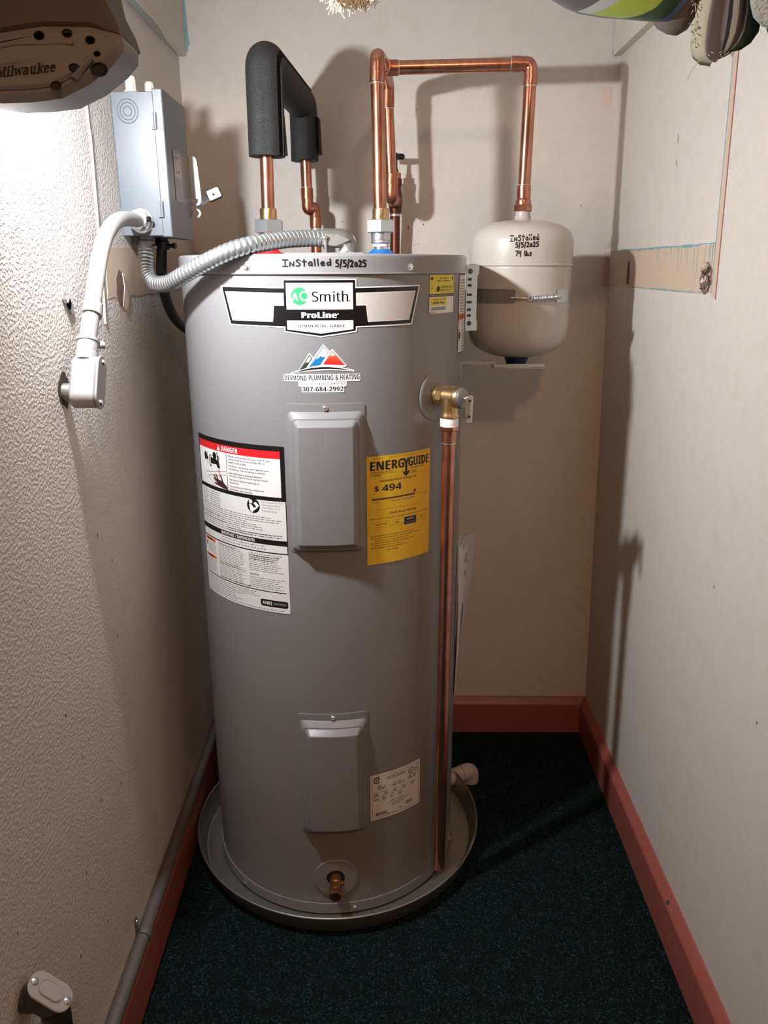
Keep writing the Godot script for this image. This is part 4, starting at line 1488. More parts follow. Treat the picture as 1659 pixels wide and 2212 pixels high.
func build_hot_pipe() -> void:
	var x := -0.1
	var t := thing("hot_water_pipe", "copper hot water pipe rising from the red collar into black foam", "pipe", Vector3(x, 1.287, 0))
	union_on(t, x, 0.0)
	var zr := -0.315
	var a := Vector3(x, 1.345, 0)
	var b := Vector3(-0.0975, 1.590, 0)
	var c := Vector3(-0.057, 1.575, zr)
	var d := Vector3(-0.0535, 1.408, zr)
	var g := Geo.new()
	g.tube(bends([a, b, c, d], 0.02), 0.0119, 24)
	part(t, "pipe", g, M.copper)
	# offset of two elbows behind the heater
	g = Geo.new()
	collar_on(g, d + Vector3(0, 0.002, 0), d + Vector3(0.0005, -0.022, 0), 0.0132)
	var e := Vector3(-0.0370, 1.348, zr - 0.012)
	g.tube(bends([d + Vector3(0.0005, -0.018, 0), d + Vector3(0.001, -0.044, 0), e + Vector3(-0.001, 0.024, 0.004), e], 0.014, 8), 0.0128, 22)
	collar_on(g, e + Vector3(0, 0.004, 0), e + Vector3(0, -0.019, 0), 0.0132)
	part(t, "offset_elbow", g, M.worn_copper, 30.0)
	g = Geo.new()
	collar_on(g, d + Vector3(0, 0.001, 0), d + Vector3(0, 0.0035, 0), 0.0126, 0.0008)
	part(t, "solder_joint", g, M.solder)
	g = Geo.new()
	collar_on(g, e + Vector3(0, -0.019, 0), e + Vector3(0, -0.0265, 0), 0.0124, 0.0008)
	part(t, "solder_joint", g, M.solder)
	g = Geo.new()
	g.tube(pts([e + Vector3(0, -0.015, 0), Vector3(-0.037, 0.0, e.z - 0.014)]), 0.0119, 22)
	part(t, "lower_pipe", g, M.worn_copper)

	# split foam tube slipped over it
	var f := thing("pipe_insulation", "black foam insulation wrapped over the arched hot water pipe", "pipe insulation", Vector3(x, 1.43, 0))
	var front := PackedVector3Array([Vector3(-0.0975, 1.4335, 0), Vector3(-0.0972, 1.47, 0), Vector3(-0.0970, 1.52, 0)])
	front.append_array(bends([Vector3(-0.0968, 1.54, 0), Vector3(-0.0966, 1.588, 0), Vector3(-0.0615, 1.5765, zr + 0.03)], 0.030, 12))
	g = Geo.new()
	g.sweep(front, split_ring(0.0325, 0.0135, 0.4, 2.62), PackedFloat32Array(), Vector3(0, 0, 1))
	part(f, "foam_sleeve", g, M.black_foam, 45.0)
	var back := bends([Vector3(-0.0665, 1.578, zr + 0.075), Vector3(-0.0565, 1.5755, zr - 0.002), Vector3(-0.0560, 1.4640, zr)], 0.022, 10)
	g = Geo.new()
	g.sweep(back, split_ring(0.0292, 0.0130, 0.24, 4.3), PackedFloat32Array(), Vector3(1, 0, 0))
	part(f, "foam_sleeve", g, M.black_foam, 45.0)
	# loose lip of the rear sleeve's slit
	g = Geo.new()
	g.prism(flat([-0.026, 1.476, -0.0190, 1.478, -0.0215, 1.545, -0.0265, 1.550]), -0.335, -0.302, Transform3D.IDENTITY, 0.002)
	part(f, "foam_lip", g, M.black_foam)
	g = Geo.new()
	g.prism(flat([-0.070, 1.4365, -0.0625, 1.4370, -0.0655, 1.50, -0.070, 1.51]), -0.02, 0.006, Transform3D.IDENTITY, 0.002)
	part(f, "foam_lip", g, M.black_foam)


func split_ring(r1: float, r0: float, gap: float, at: float) -> PackedVector2Array:
	# C-shaped section, counter-clockwise, the slit centred on angle at
	var out := PackedVector2Array()
	var n := 30
	for k in n + 1:
		out.append(Vector2.from_angle(at + gap * 0.5 + (TAU - gap) * k / n) * r1)
	for k in n + 1:
		out.append(Vector2.from_angle(at - gap * 0.5 - (TAU - gap) * k / n) * r0)
	return out


func build_cold_pipe() -> void:
	var x := 0.1045
	var t := thing("cold_water_pipe", "long copper cold water pipe from the blue collar across to the beige tank", "pipe", Vector3(x, 1.287, 0))
	union_on(t, x, 0.0)
	var r := 0.0121
	var zt := -0.112
	var yt := 1.5985
	var top := Vector3(0.0992, 1.5930, 0)
	var g := Geo.new()
	g.tube(pts([Vector3(0.1035, 1.344, 0), top + Vector3(0, -0.025, 0)]), r, 26)
	part(t, "riser", g, M.copper)
	g = Geo.new()
	collar_on(g, top + Vector3(0, -0.041, 0), top + Vector3(0, -0.022, 0), r + 0.0016)
	g.tube(bends([top + Vector3(0, -0.024, 0), top, top + Vector3(0.0035, 0.002, -0.026)], 0.022, 10), r + 0.0013, 26)
	collar_on(g, top + Vector3(0.003, 0.002, -0.024), top + Vector3(0.006, 0.003, -0.046), r + 0.0016)
	part(t, "elbow", g, M.copper, 30.0)
	var tee := Vector3(0.1125, yt, zt)
	g = Geo.new()
	g.tube(pts([top + Vector3(0.005, 0.0025, -0.04), tee + Vector3(-0.001, 0, 0.02)]), r, 22)
	part(t, "short_pipe", g, M.copper)
	g = Geo.new()
	collar_on(g, tee + Vector3(-0.001, 0, 0.026), tee + Vector3(0.001, -0.001, -0.024), r + 0.0016)
	collar_on(g, tee, tee + Vector3(0.0265, 0.0008, 0), r + 0.0016)
	part(t, "tee", g, M.worn_copper)
	# run to the right and down into the tank
	var el := Vector3(0.3855, 1.6055, zt)
	g = Geo.new()
	g.tube(pts([tee + Vector3(0.02, 0.0006, 0), el + Vector3(-0.02, -0.0003, 0)]), r, 26)
	part(t, "cross_pipe", g, M.copper)
	g = Geo.new()
	collar_on(g, el + Vector3(-0.036, 0, 0), el + Vector3(-0.018, 0, 0), r + 0.0016)
	g.tube(bends([el + Vector3(-0.020, 0, 0), el, el + Vector3(0.0005, -0.020, 0)], 0.019, 10), r + 0.0013, 26)
	collar_on(g, el + Vector3(0.0005, -0.018, 0), el + Vector3(0.0005, -0.036, 0), r + 0.0016)
	part(t, "elbow", g, M.copper, 30.0)
	var low := Vector3(0.3845, 1.392, zt)
	g = Geo.new()
	g.tube(pts([el + Vector3(0.0005, -0.03, 0), low]), r, 26)
	part(t, "drop_pipe", g, M.copper)
	g = Geo.new()
	g.lathe([Vector2(0, 0.049), Vector2(0.0118, 0.049), Vector2(0.0136, 0.0475), Vector2(0.0136, 0.026), Vector2(0.0128, 0.0245), Vector2(0.0150, 0.022), Vector2(0.0155, 0.014), Vector2(0.0150, 0.012), Vector2(0, 0.012)].map(func(q): return Vector2(q.x, q.y)), 26, Transform3D(Basis(Vector3(1, 0, 0), Vector3(0, 1, 0), Vector3(0, 0, 1)), Vector3(0.3842, 1.347, zt)))
	var ad := part(t, "adapter", g, M.copper)
	g = Geo.new()
	g.prism(ngon(8, 0.0185, 0.2), 0.0, 0.0125, Transform3D(Basis(Vector3.RIGHT, -PI / 2), Vector3(0.3842, 1.3485, zt)), 0.001)
	part(ad, "hex_ring", g, M.copper, 20.0)
	# branch that goes down behind to the stop valve
	var rb := Vector3(0.1215, 1.600, -0.250)
	g = Geo.new()
	g.tube(bends([tee + Vector3(0.001, -0.001, -0.02), rb, rb + Vector3(0, -0.030, 0)], 0.02, 10), r + 0.0013, 24)
	collar_on(g, rb + Vector3(0, -0.022, 0), rb + Vector3(0, -0.044, 0), r + 0.0016)
	part(t, "elbow", g, M.worn_copper, 30.0)
	var rl := Vector3(0.1290, 1.424, -0.250)
	g = Geo.new()
	g.tube(pts([rb + Vector3(0, -0.036, 0), rl + Vector3(0, -0.006, 0)]), r, 24)
	part(t, "branch_pipe", g, M.copper)
	g = Geo.new()
	collar_on(g, rl + Vector3(0, 0.008, 0), rl + Vector3(0, -0.014, 0), r + 0.0016)
	g.tube(bends([rl + Vector3(0, -0.012, 0), rl + Vector3(0.0005, -0.040, 0), Vector3(0.1365, 1.384, -0.300)], 0.02, 10), r + 0.0014, 24)
	collar_on(g, Vector3(0.1355, 1.384, -0.288), Vector3(0.1378, 1.384, -0.312), r + 0.0018)
	part(t, "elbow", g, M.worn_copper, 30.0)
	# silvery solder at the joints
	for j in [[top + Vector3(0, -0.0415, 0), top + Vector3(0, -0.0436, 0)], [tee + Vector3(0.0262, 0.0008, 0), tee + Vector3(0.0284, 0.0008, 0)], [el + Vector3(-0.0362, 0, 0), el + Vector3(-0.0384, 0, 0)], [el + Vector3(0.0005, -0.0362, 0), el + Vector3(0.0005, -0.0382, 0)], [rb + Vector3(0, -0.0442, 0), rb + Vector3(0, -0.0462, 0)], [low + Vector3(0, 0.0035, 0), low + Vector3(0, 0.0052, 0)], [Vector3(0.1376, 1.384, -0.311), Vector3(0.1380, 1.384, -0.3135)]]:
		g = Geo.new()
		collar_on(g, j[0], j[1], r + 0.0010, 0.0006)
		part(t, "solder_joint", g, M.solder)


func build_supply_pipe() -> void:
	var z := -0.330
	var x := 0.1405
	var t := thing("supply_pipe", "old brown copper supply pipe with a black handled stop valve", "pipe", Vector3(x, 0.0, z - 0.024))
	var g := Geo.new()
	g.tube(pts([Vector3(x, 0.0, z - 0.022), Vector3(x - 0.001, 1.30, z - 0.022), Vector3(x - 0.001, 1.3635, z - 0.016)]), 0.0115, 22)
	part(t, "pipe", g, M.brown_copper)
	g = Geo.new()
	collar_on(g, Vector3(x - 0.001, 1.3535, z - 0.017), Vector3(x - 0.001, 1.3605, z - 0.017), 0.0122, 0.0008)
	part(t, "solder_joint", g, M.solder)
	g = Geo.new()
	g.lathe([Vector2(0, 1.3585), Vector2(0.0125, 1.3585), Vector2(0.0138, 1.3645), Vector2(0.0150, 1.3745), Vector2(0.0160, 1.3845), Vector2(0.0150, 1.3965), Vector2(0.0130, 1.4085), Vector2(0.0130, 1.4165), Vector2(0.0142, 1.4185), Vector2(0.0142, 1.4305), Vector2(0.0120, 1.4325), Vector2(0, 1.4325)], 26, Transform3D(Basis.IDENTITY, Vector3(x, 0, z - 0.014)))
	collar_on(g, Vector3(0.1380, 1.384, -0.312), Vector3(x, 1.384, z - 0.012), 0.0150)
	part(t, "valve_body", g, M.brown_copper, 30.0)
	g = Geo.new()
	g.prism(ngon(6, 0.0118), 0.0, 0.012, Transform3D(Basis(Vector3.RIGHT, -PI / 2), Vector3(x, 1.4315, z - 0.014)), 0.001)
	part(t, "packing_nut", g, M.dull_brass, 20.0)
	g = Geo.new()
	g.lathe([Vector2(0, 1.4425), Vector2(0.006, 1.4425), Vector2(0.006, 1.4505), Vector2(0.0042, 1.4525), Vector2(0.0042, 1.4735), Vector2(0, 1.4735)], 18, Transform3D(Basis.IDENTITY, Vector3(x, 0, z - 0.014)))
	part(t, "valve_stem", g, M.brown_copper)
	g = Geo.new()
	var lobes := PackedVector2Array()
	for k in 48:
		var a := TAU * k / 48
		lobes.append(Vector2.from_angle(a) * (0.0160 + 0.0042 * cos(a * 4.0)))
	g.prism(lobes, 0.0, 0.012, Transform3D(Basis(Vector3.RIGHT, -PI / 2), Vector3(x, 1.4700, z - 0.014)), 0.003)
	part(t, "valve_handle", g, M.black_plastic)


func build_relief_valve() -> void:
	var deg := 48.5
	var n := Vector3(sin(deg * DEG), 0, cos(deg * DEG))
	var y := 1.0335
	var t := thing("relief_valve", "brass relief valve with a lever on the heater's right side", "relief valve", n * (R + 0.004) + Vector3(0, y, 0))
	var xf := along(n, n * R + Vector3(0, y, 0))
	var g := Geo.new()
	g.lathe([Vector2(0, 0.002), Vector2(0.0140, 0.002), Vector2(0.0140, 0.008), Vector2(0.0168, 0.009), Vector2(0.0175, 0.012), Vector2(0.0165, 0.020), Vector2(0.0165, 0.046), Vector2(0.0180, 0.048), Vector2(0.0180, 0.056), Vector2(0.0165, 0.058), Vector2(0, 0.058)], 36, xf)
	part(t, "valve_body", g, M.brass)
	g = Geo.new()
	g.prism(rrect(0.011, 0.030, 0.001), 0.0150, 0.0192, facing(n.cross(Vector3.UP) * -1.0 + n * 0.15, n * (R + 0.022) + Vector3(0, y + 0.001, 0)), 0.001)
	part(t, "wrench_flat", g, M.brass)
	g = Geo.new()
	g.prism(ngon(8, 0.0195, 0.2), 0.014, 0.026, facing(n, n * R + Vector3(0, y, 0)), 0.001)
	part(t, "hex_ring", g, M.brass, 20.0)
	g = Geo.new()
	g.lathe([Vector2(0, 0.057), Vector2(0.0172, 0.057), Vector2(0.0176, 0.0585), Vector2(0.0160, 0.0615), Vector2(0.008, 0.064), Vector2(0, 0.064)], 32, xf)
	part(t, "data_disc", g, M.dull_steel)
	# lever: a folded nickel strip at the end of the spindle
	g = Geo.new()
	g.lathe([Vector2(0, 0.062), Vector2(0.0045, 0.062), Vector2(0.0045, 0.069), Vector2(0.003, 0.070), Vector2(0, 0.070)], 16, xf)
	part(t, "spindle", g, M.bright_zinc)
	var le := facing(Vector3(-0.35, 0.1, 1.0), n * (R + 0.073) + Vector3(0.002, y - 0.010, 0.0))
	g = Geo.new()
	g.prism(flat([-0.0042, 0.016, 0.0042, 0.016, 0.0050, 0.008, 0.0048, -0.026, 0.0036, -0.030, -0.0036, -0.030, -0.0048, -0.026, -0.0050, 0.008]), -0.001, 0.001, le, 0.0004)
	g.block(Vector3(-0.0050, -0.026, -0.006), Vector3(-0.0040, 0.012, 0.0005), 0.0002)
	var lever := Geo.new()
	lever.prism(flat([-0.0042, 0.016, 0.0042, 0.016, 0.0050, 0.008, 0.0048, -0.026, 0.0036, -0.030, -0.0036, -0.030, -0.0048, -0.026, -0.0050, 0.008]), -0.001, 0.001, le, 0.0004)
	lever.prism(flat([-0.007, 0.012, 0.0, 0.012, 0.0, -0.024, -0.006, -0.020]), -0.0005, 0.0005, le * Transform3D(Basis(Vector3.UP, PI / 2), Vector3(-0.0048, 0, 0)))
	part(t, "lever", lever, M.bright_zinc)
	for q in [0.007, -0.019]:
		g = Geo.new()
		g.prism(ngon(16, 0.0024), 0.0009, 0.0014, le * Transform3D(Basis.IDENTITY, Vector3(0, q, 0)))
		part(t, "lever_hole", g, M.hole_shade_and_script)  # dark dots painted where the strip is pierced
	# outlet pointing down
	var ax := Vector3(0.2195, 0, 0.1975)
	var o := Transform3D(Basis.IDENTITY, Vector3(ax.x, 0, ax.z))
	g = Geo.new()
	g.lathe([Vector2(0, 0.9985), Vector2(0.0160, 0.9985), Vector2(0.0172, 1.0000), Vector2(0.0172, 1.0035), Vector2(0.0158, 1.0055), Vector2(0.0150, 1.012), Vector2(0.0150, 1.033), Vector2(0, 1.033)], 32, o)
	part(t, "outlet", g, M.brass)

	var d := thing("discharge_pipe", "vertical copper discharge pipe running down the heater's right front", "pipe", Vector3(ax.x, 0.06, ax.z))
	g = Geo.new()
	g.lathe([Vector2(0, 0.983), Vector2(0.0148, 0.983), Vector2(0.0158, 0.9845), Vector2(0.0152, 0.987), Vector2(0.0160, 0.9895), Vector2(0.0154, 0.992), Vector2(0.0160, 0.995), Vector2(0.0150, 0.999), Vector2(0, 0.999)], 28, o)
	part(d, "thread_tape", g, M.teflon)
	g = Geo.new()
	g.prism(ngon(8, 0.0172, 0.3), 0.0, 0.007, Transform3D(Basis(Vector3.RIGHT, -PI / 2), Vector3(ax.x, 0.9770, ax.z)), 0.0008)
	g.lathe([Vector2(0, 0.956), Vector2(0.0138, 0.956), Vector2(0.0142, 0.957), Vector2(0.0142, 0.9775), Vector2(0, 0.9775)], 28, o)
	part(d, "adapter", g, M.copper, 25.0)
	g = Geo.new()
	collar_on(g, Vector3(ax.x, 0.9565, ax.z), Vector3(ax.x, 0.953, ax.z), 0.0133, 0.0008)
	part(d, "solder_joint", g, M.solder)
	g = Geo.new()
	g.lathe([Vector2(0.0105, 0.062), Vector2(0.0112, 0.0605), Vector2(0.0118, 0.062), Vector2(0.0118, 0.5), Vector2(0.0118, 0.955)], 28, o)
	g.lathe([Vector2(0.0105, 0.12), Vector2(0.0105, 0.062)], 28, o)
	part(d, "pipe", g, M.copper)


func tank_point(deg: float, y: float, lift: float) -> Vector3:
	# on the shoulder of the beige tank
	var prof := [Vector2(0.1015, 1.20), Vector2(0.1015, 1.288), Vector2(0.1000, 1.2980), Vector2(0.0960, 1.3070), Vector2(0.0890, 1.3150)]
	var r := 0.1015
	for i in prof.size() - 1:
		if y >= prof[i].y and y <= prof[i + 1].y:
			r = lerpf(prof[i].x, prof[i + 1].x, (y - prof[i].y) / (prof[i + 1].y - prof[i].y))
	r += lift
	return Vector3(0.3845 + sin(deg * DEG) * r, y, -0.112 + cos(deg * DEG) * r)


func build_expansion_tank() -> void:
	var c := Vector3(0.3845, 0, -0.112)
	var xf := Transform3D(Basis.IDENTITY, c)
	var t := thing("expansion_tank", "small beige expansion tank strapped to the heater's right side", "expansion tank", c + Vector3(0, 1.07, 0))
	var g := Geo.new()
	g.lathe([Vector2(0, 1.0680), Vector2(0.03, 1.0690), Vector2(0.055, 1.0735), Vector2(0.075, 1.0815), Vector2(0.089, 1.0925), Vector2(0.0965, 1.1040), Vector2(0.1000, 1.1180), Vector2(0.1010, 1.1350), Vector2(0.1010, 1.19), Vector2(0.1010, 1.2425), Vector2(0.1003, 1.2440), Vector2(0.1003, 1.2455), Vector2(0.1022, 1.2465), Vector2(0.1030, 1.2480), Vector2(0.1026, 1.2498), Vector2(0.1015, 1.2510), Vector2(0.1015, 1.270), Vector2(0.1015, 1.288), Vector2(0.1000, 1.2980), Vector2(0.0960, 1.3070), Vector2(0.0890, 1.3150), Vector2(0.0780, 1.3215), Vector2(0.0600, 1.3275), Vector2(0.0400, 1.3310), Vector2(0.0200, 1.3328), Vector2(0, 1.3330)], 96, xf)
	part(t, "shell", g, M.tank_beige)
	g = Geo.new()
	g.lathe([Vector2(0.019, 1.3315), Vector2(0.0165, 1.3345), Vector2(0.0150, 1.3360), Vector2(0.0158, 1.3375), Vector2(0.0158, 1.3395), Vector2(0.0142, 1.3410), Vector2(0.0142, 1.3470), Vector2(0.0152, 1.3480), Vector2(0.0152, 1.3515), Vector2(0, 1.3515)], 32, xf)
	part(t, "neck", g, M.tank_beige)
	g = Geo.new()
	g.lathe([Vector2(0, 1.0485), Vector2(0.0178, 1.0485), Vector2(0.0188, 1.0500), Vector2(0.0250, 1.0680), Vector2(0.0250, 1.0710), Vector2(0, 1.0710)], 32, xf)
	part(t, "valve_cap", g, M.navy_plastic).set_meta("label", "dark blue plastic cap under the tank")
	var put := func(w: Vector2) -> Vector3:
		return tank_point(w.x / (0.1015 * DEG), w.y, 0.0005)
	# arc lengths from the front (positive to the right)
	var lines := pen_lines("INStalled", -0.0395, 1.2905, 0.0098, 0.0535, 0.0030)
	lines.append_array(pen_lines("5/5/2025", -0.0285, 1.2795, 0.0085, 0.0420, 0.0018))
	lines.append_array(pen_lines("74 lbs", -0.0280, 1.2645, 0.0088, 0.0290, 0.0))
	part(t, "handwriting", pen_shape(lines, 0.0021, Vector2(-0.1, 1.2), Vector2(0.1, 1.4), put, 0.003), M.ink)

	# bracket: slotted upright between the two tanks, shelf arms, strap and spring
	var b := thing("tank_bracket", "pale zinc strap bracket holding the small tank to the heater", "bracket", Vector3(0.277, 1.06, -0.03))
	var n := Vector3(0.20, 0, 1.0)
	var up := facing(n, Vector3(0.2795, 1.1880, -0.026))
	var plate := CSGPolygon3D.new()
	plate.name = "upright"
	plate.polygon = flat([-0.0125, -0.061, 0.0100, -0.061, 0.0108, -0.060, 0.0112, -0.044, 0.0092, -0.041, 0.0092, 0.041, 0.0118, 0.044, 0.0125, 0.058, 0.0108, 0.061, -0.0115, 0.061, -0.0125, 0.059])
	plate.depth = 0.0022
	plate.material = M.zinc
	plate.transform = Transform3D(up.basis, up.origin - base[b])
	b.add_child(plate, true)
	for q in [[0.0490, 0.0052, 0.0], [-0.0470, 0.0046, 0.0], [0.0345, 0.0, 0.0026], [0.0235, 0.0, 0.0026], [-0.0215, 0.0, 0.0026], [-0.0325, 0.0, 0.0026], [0.0062, -0.001, 0.0022], [-0.0075, -0.001, 0.0022]]:
		var cut: CSGShape3D
		if q[1] > 0.0:
			var cy := CSGCylinder3D.new()
			cy.radius = q[1]
			cy.height = 0.02
			cy.sides = 20
			cy.rotation.x = PI / 2
			cut = cy
		else:
			var bx := CSGBox3D.new()
			bx.size = Vector3(0.0080 if q[1] == 0.0 else 0.0105, q[2] * 2.0, 0.02)
			cut = bx
		cut.name = "cutout"
		cut.operation = CSGShape3D.OPERATION_SUBTRACTION
		cut.position = Vector3(-0.0058 if q[1] <= 0.0 else -0.0050, q[0], -0.001)
		plate.add_child(cut, true)
	g = Geo.new()
	g.prism(flat([-0.0012, -0.060, 0.0012, -0.060, 0.0012, 0.060, -0.0012, 0.060]), -0.055, 0.0, Transform3D(Basis(Vector3.UP, -0.25), Vector3(0.2685, 1.188, -0.027)))
	part(b, "rear_flange", g, M.zinc)
	# strap halves follow the tank's shell
	for s in [[-74.0, -14.0, 0.0128], [34.0, 75.0, 0.0128]]:
		var rows := []
		for e in [[-s[2], 0.0004], [-s[2], 0.0016], [s[2], 0.0016], [s[2], 0.0004]]:
			var row := PackedVector3Array()
			for k in 25:
				var f := k / 24.0
				var tip: float = 0.82 if (k == 24 and s[0] < 0.0) or (k == 0 and s[0] > 0.0) else 1.0
				var a: float = lerpf(s[0], s[1], f) * DEG
				row.append(c + Vector3(sin(a) * (0.1012 + e[1]), 1.1915 + e[0] * tip, cos(a) * (0.1012 + e[1])))
			rows.append(row)
		g = Geo.new()
		g.grid(rows)
		part(b, "strap", g, M.zinc if s[0] > 0.0 else M.dull_steel)  # left half in a darker metal: its shadow put into the colour
	# hook and coil spring that pull the strap ends together
	var front := func(a: float, y: float, out: float) -> Vector3:
		return c + Vector3(sin(a * DEG) * (0.1012 + out), y, cos(a * DEG) * (0.1012 + out))
	g = Geo.new()
	g.tube(spline([front.call(-20.0, 1.1885, -0.001), front.call(-17.5, 1.1888, 0.004), front.call(-14.0, 1.1885, 0.005), front.call(-7.0, 1.1882, 0.005), front.call(-2.0, 1.188, 0.005)], 6), 0.0019, 10)
	part(b, "hook", g, M.bright_zinc)
	g = Geo.new()
	g.tube(pts([front.call(-13.0, 1.1885, 0.005), front.call(-6.5, 1.1882, 0.005)]), 0.0031, 12)
	part(b, "hook_sleeve", g, M.pink_zinc)
	g = Geo.new()
	var loop := PackedVector3Array()
	for k in 19:
		var a := TAU * k / 18
		loop.append(front.call(0.8 + cos(a) * 2.2, 1.1878 + sin(a) * 0.0045, 0.005))
	g.tube(loop, 0.0011, 8, PackedFloat32Array(), false)
	part(b, "spring_eye", g, M.bright_zinc)
	g = Geo.new()
	var coil := PackedVector3Array()
	for k in 20 * 12 + 1:
		var f := k / 240.0
		var p: Vector3 = front.call(lerpf(3.0, 35.5, f), lerpf(1.188, 1.1915, f), 0.0068)
		var out: Vector3 = (p - c) * Vector3(1, 0, 1)
		coil.append(p + Vector3.UP * sin(TAU * k / 12.0) * 0.0046 + out.normalized() * cos(TAU * k / 12.0) * 0.0046)
	g.tube(coil, 0.00095, 6)
	part(b, "spring", g, M.bright_zinc, 70.0)
	# shelf arms under the tank
	for s in [[0.262, 0.3330, 1.0610, -0.052, 0.0075], [0.3290, 0.4300, 1.0555, -0.050, 0.0090]]:
		g = Geo.new()
		g.prism(flat([s[0], s[2] - s[4] * 0.5, s[1], s[2] - s[4] * 0.5 + 0.0025, s[1] + 0.0015, s[2] + s[4] * 0.5 + 0.001, s[0], s[2] + s[4] * 0.5]), s[3] - 0.0015, s[3], Transform3D.IDENTITY, 0.0004)
		g.prism(flat([s[0], -s[3], s[1], -s[3], s[1], -s[3] + 0.075, s[0], -s[3] + 0.075]), 0.0, 0.0015, Transform3D(Basis(Vector3.RIGHT, -PI / 2), Vector3(0, s[2] - s[4] * 0.5, 0)))
		part(b, "shelf_arm", g, M.zinc)
	g = Geo.new()
	g.prism(flat([-0.0125, 1.045, 0.004, 1.045, 0.010, 1.060, 0.006, 1.075, -0.0125, 1.078]), -0.0012, 0.0, facing(Vector3(0.965, 0, 0.26), Vector3(0.2525, 0, 0.0655)))
	part(b, "foot_plate", g, M.zinc)


func build_switch_box() -> void:
	var t := thing("disconnect_box", "grey metal electrical disconnect box mounted on the left wall", "switch box", Vector3(WALL_LEFT, 1.2965, 0.03))
	var g := Geo.new()
	g.block(Vector3(WALL_LEFT, 1.2965, -0.050), Vector3(-0.2560, 1.5175, 0.107), 0.0012)
	part(t, "enclosure", g, M.box_grey)
	g = Geo.new()
	g.block(Vector3(-0.2665, 1.2945, -0.0530), Vector3(-0.2500, 1.5215, 0.1105), 0.0016)
	var door := part(t, "door", g, M.box_grey)
	for y in [1.3385, 1.4735]:
		g = Geo.new()
		g.tube(pts([Vector3(-0.2640, y - 0.0125, 0.1115), Vector3(-0.2640, y + 0.0125, 0.1115)]), 0.0030, 14)
		g.block(Vector3(-0.2710, y - 0.0125, 0.1070), Vector3(-0.2640, y + 0.0125, 0.1112), 0.0005)
		part(door, "hinge", g, M.box_grey_dark)
	var s := Sheet.new(160, 256, Color(0.62, 0.60, 0.58), Vector2.ZERO, Vector2(100, 160))
	var r := RandomNumberGenerator.new()
	r.seed = 12
	s.rect(4, 4, 92, 152, Color(0.50, 0.49, 0.49))
	s.rect(8, 8, 84, 74, Color(0.66, 0.63, 0.60))
	s.rect(22, 18, 56, 8, Color(0.45, 0.40, 0.40))
	s.rect(22, 18, 9, 54, Color(0.45, 0.40, 0.40))
	s.rect(22, 64, 56, 8, Color(0.45, 0.40, 0.40))
	s.rect(69, 18, 9, 54, Color(0.45, 0.40, 0.40))
	s.small_print(10, 88, 80, 9, 7.0, 3.4, Color(0.35, 0.32, 0.32), r)
	g = Geo.new()
	g.quad(Vector3(-0.2494, 1.356, 0.066), Vector3(-0.2494, 1.356, 0.012), Vector3(-0.2494, 1.438, 0.012), Vector3(-0.2494, 1.438, 0.066), Vector2(0, 1), Vector2(1, 1), Vector2(1, 0), Vector2(0, 0))
	part(door, "door_label", g, label_mat("door_print", s, 0.4))
	# pressed knockout rings on the near side, and a small one above the hinge
	for q in [0.0180, 0.0130, 0.0070]:
		g = Geo.new()
		var ring := PackedVector3Array()
		for k in 33:
			var a := TAU * k / 32
			ring.append(Vector3(-0.3085 + cos(a) * q * 0.94, 1.4885 + sin(a) * q, 0.1072))
		g.tube(ring, 0.0008, 8, PackedFloat32Array(), false)
		part(t, "knockout_ring", g, M.box_grey)
	# blanking plugs on the top
	for q in [[-0.3075, 0.078, 1.0], [-0.2880, 0.035, 0.9]]:
		g = Geo.new()
		g.lathe([Vector2(0, 1.5170), Vector2(0.0132, 1.5170), Vector2(0.0140, 1.5185), Vector2(0.0140, 1.5215), Vector2(0.0120, 1.5235), Vector2(0.0092, 1.5240), Vector2(0.0090, 1.5390), Vector2(0.0085, 1.5430), Vector2(0.0066, 1.5455), Vector2(0, 1.5460)], 10, Transform3D(Basis.from_scale(Vector3(q[2], 1, q[2])), Vector3(q[0], 0, q[1])))
		part(t, "plastic_plug", g, M.ivory_plastic, 30.0)
	# operating handle at the far side: slotted plate, arm and grip, locking tab
	var hz := -0.053
	var plate := CSGPolygon3D.new()
	plate.name = "handle_plate"
	plate.polygon = flat([-0.262, 1.3545, -0.262, 1.442, -0.246, 1.442, -0.240, 1.4405, -0.2365, 1.4365, -0.2350, 1.430, -0.2310, 1.372, -0.2315, 1.364, -0.2350, 1.3575, -0.2410, 1.3545])
	plate.depth = 0.0025
	plate.material = M.bright_zinc
	plate.position = Vector3(0, 0, hz) - base[t]
	t.add_child(plate, true)
	var slot := CSGBox3D.new()
	slot.name = "cutout"
	slot.size = Vector3(0.022, 0.0072, 0.02)
	slot.operation = CSGShape3D.OPERATION_SUBTRACTION
	slot.position = Vector3(-0.2480, 1.3660, 0)
	slot.rotation.z = -0.22
	plate.add_child(slot, true)
	g = Geo.new()
	g.lathe(ring_prof(0.0046, 0.0088, -0.0014, 0.0014, 0.0005), 28, Transform3D(Basis(Vector3.RIGHT, PI / 2), Vector3(-0.2415, 1.3425, hz)))
	g.block(Vector3(-0.262, 1.3345, hz - 0.0013), Vector3(-0.2470, 1.3505, hz + 0.0013), 0.0004)
	part(t, "lock_tab", g, M.bright_zinc)
	g = Geo.new()
	g.tube(spline([Vector3(-0.2580, 1.3600, hz - 0.008), Vector3(-0.2360, 1.3600, hz - 0.008), Vector3(-0.2260, 1.3640, hz - 0.006), Vector3(-0.2160, 1.3705, hz - 0.002)], 6), 0.0052, 14)
	part(t, "handle_arm", g, M.bright_zinc)
	var kf := Transform3D(Basis(Vector3(0, 0, 1), 0.40) * Basis(Vector3.UP, 0.12), Vector3(-0.2055, 1.3760, hz + 0.006))
	g = Geo.new()
	g.prism(rrect(0.0262, 0.0205, 0.003), -0.014, -0.001, kf, 0.001)
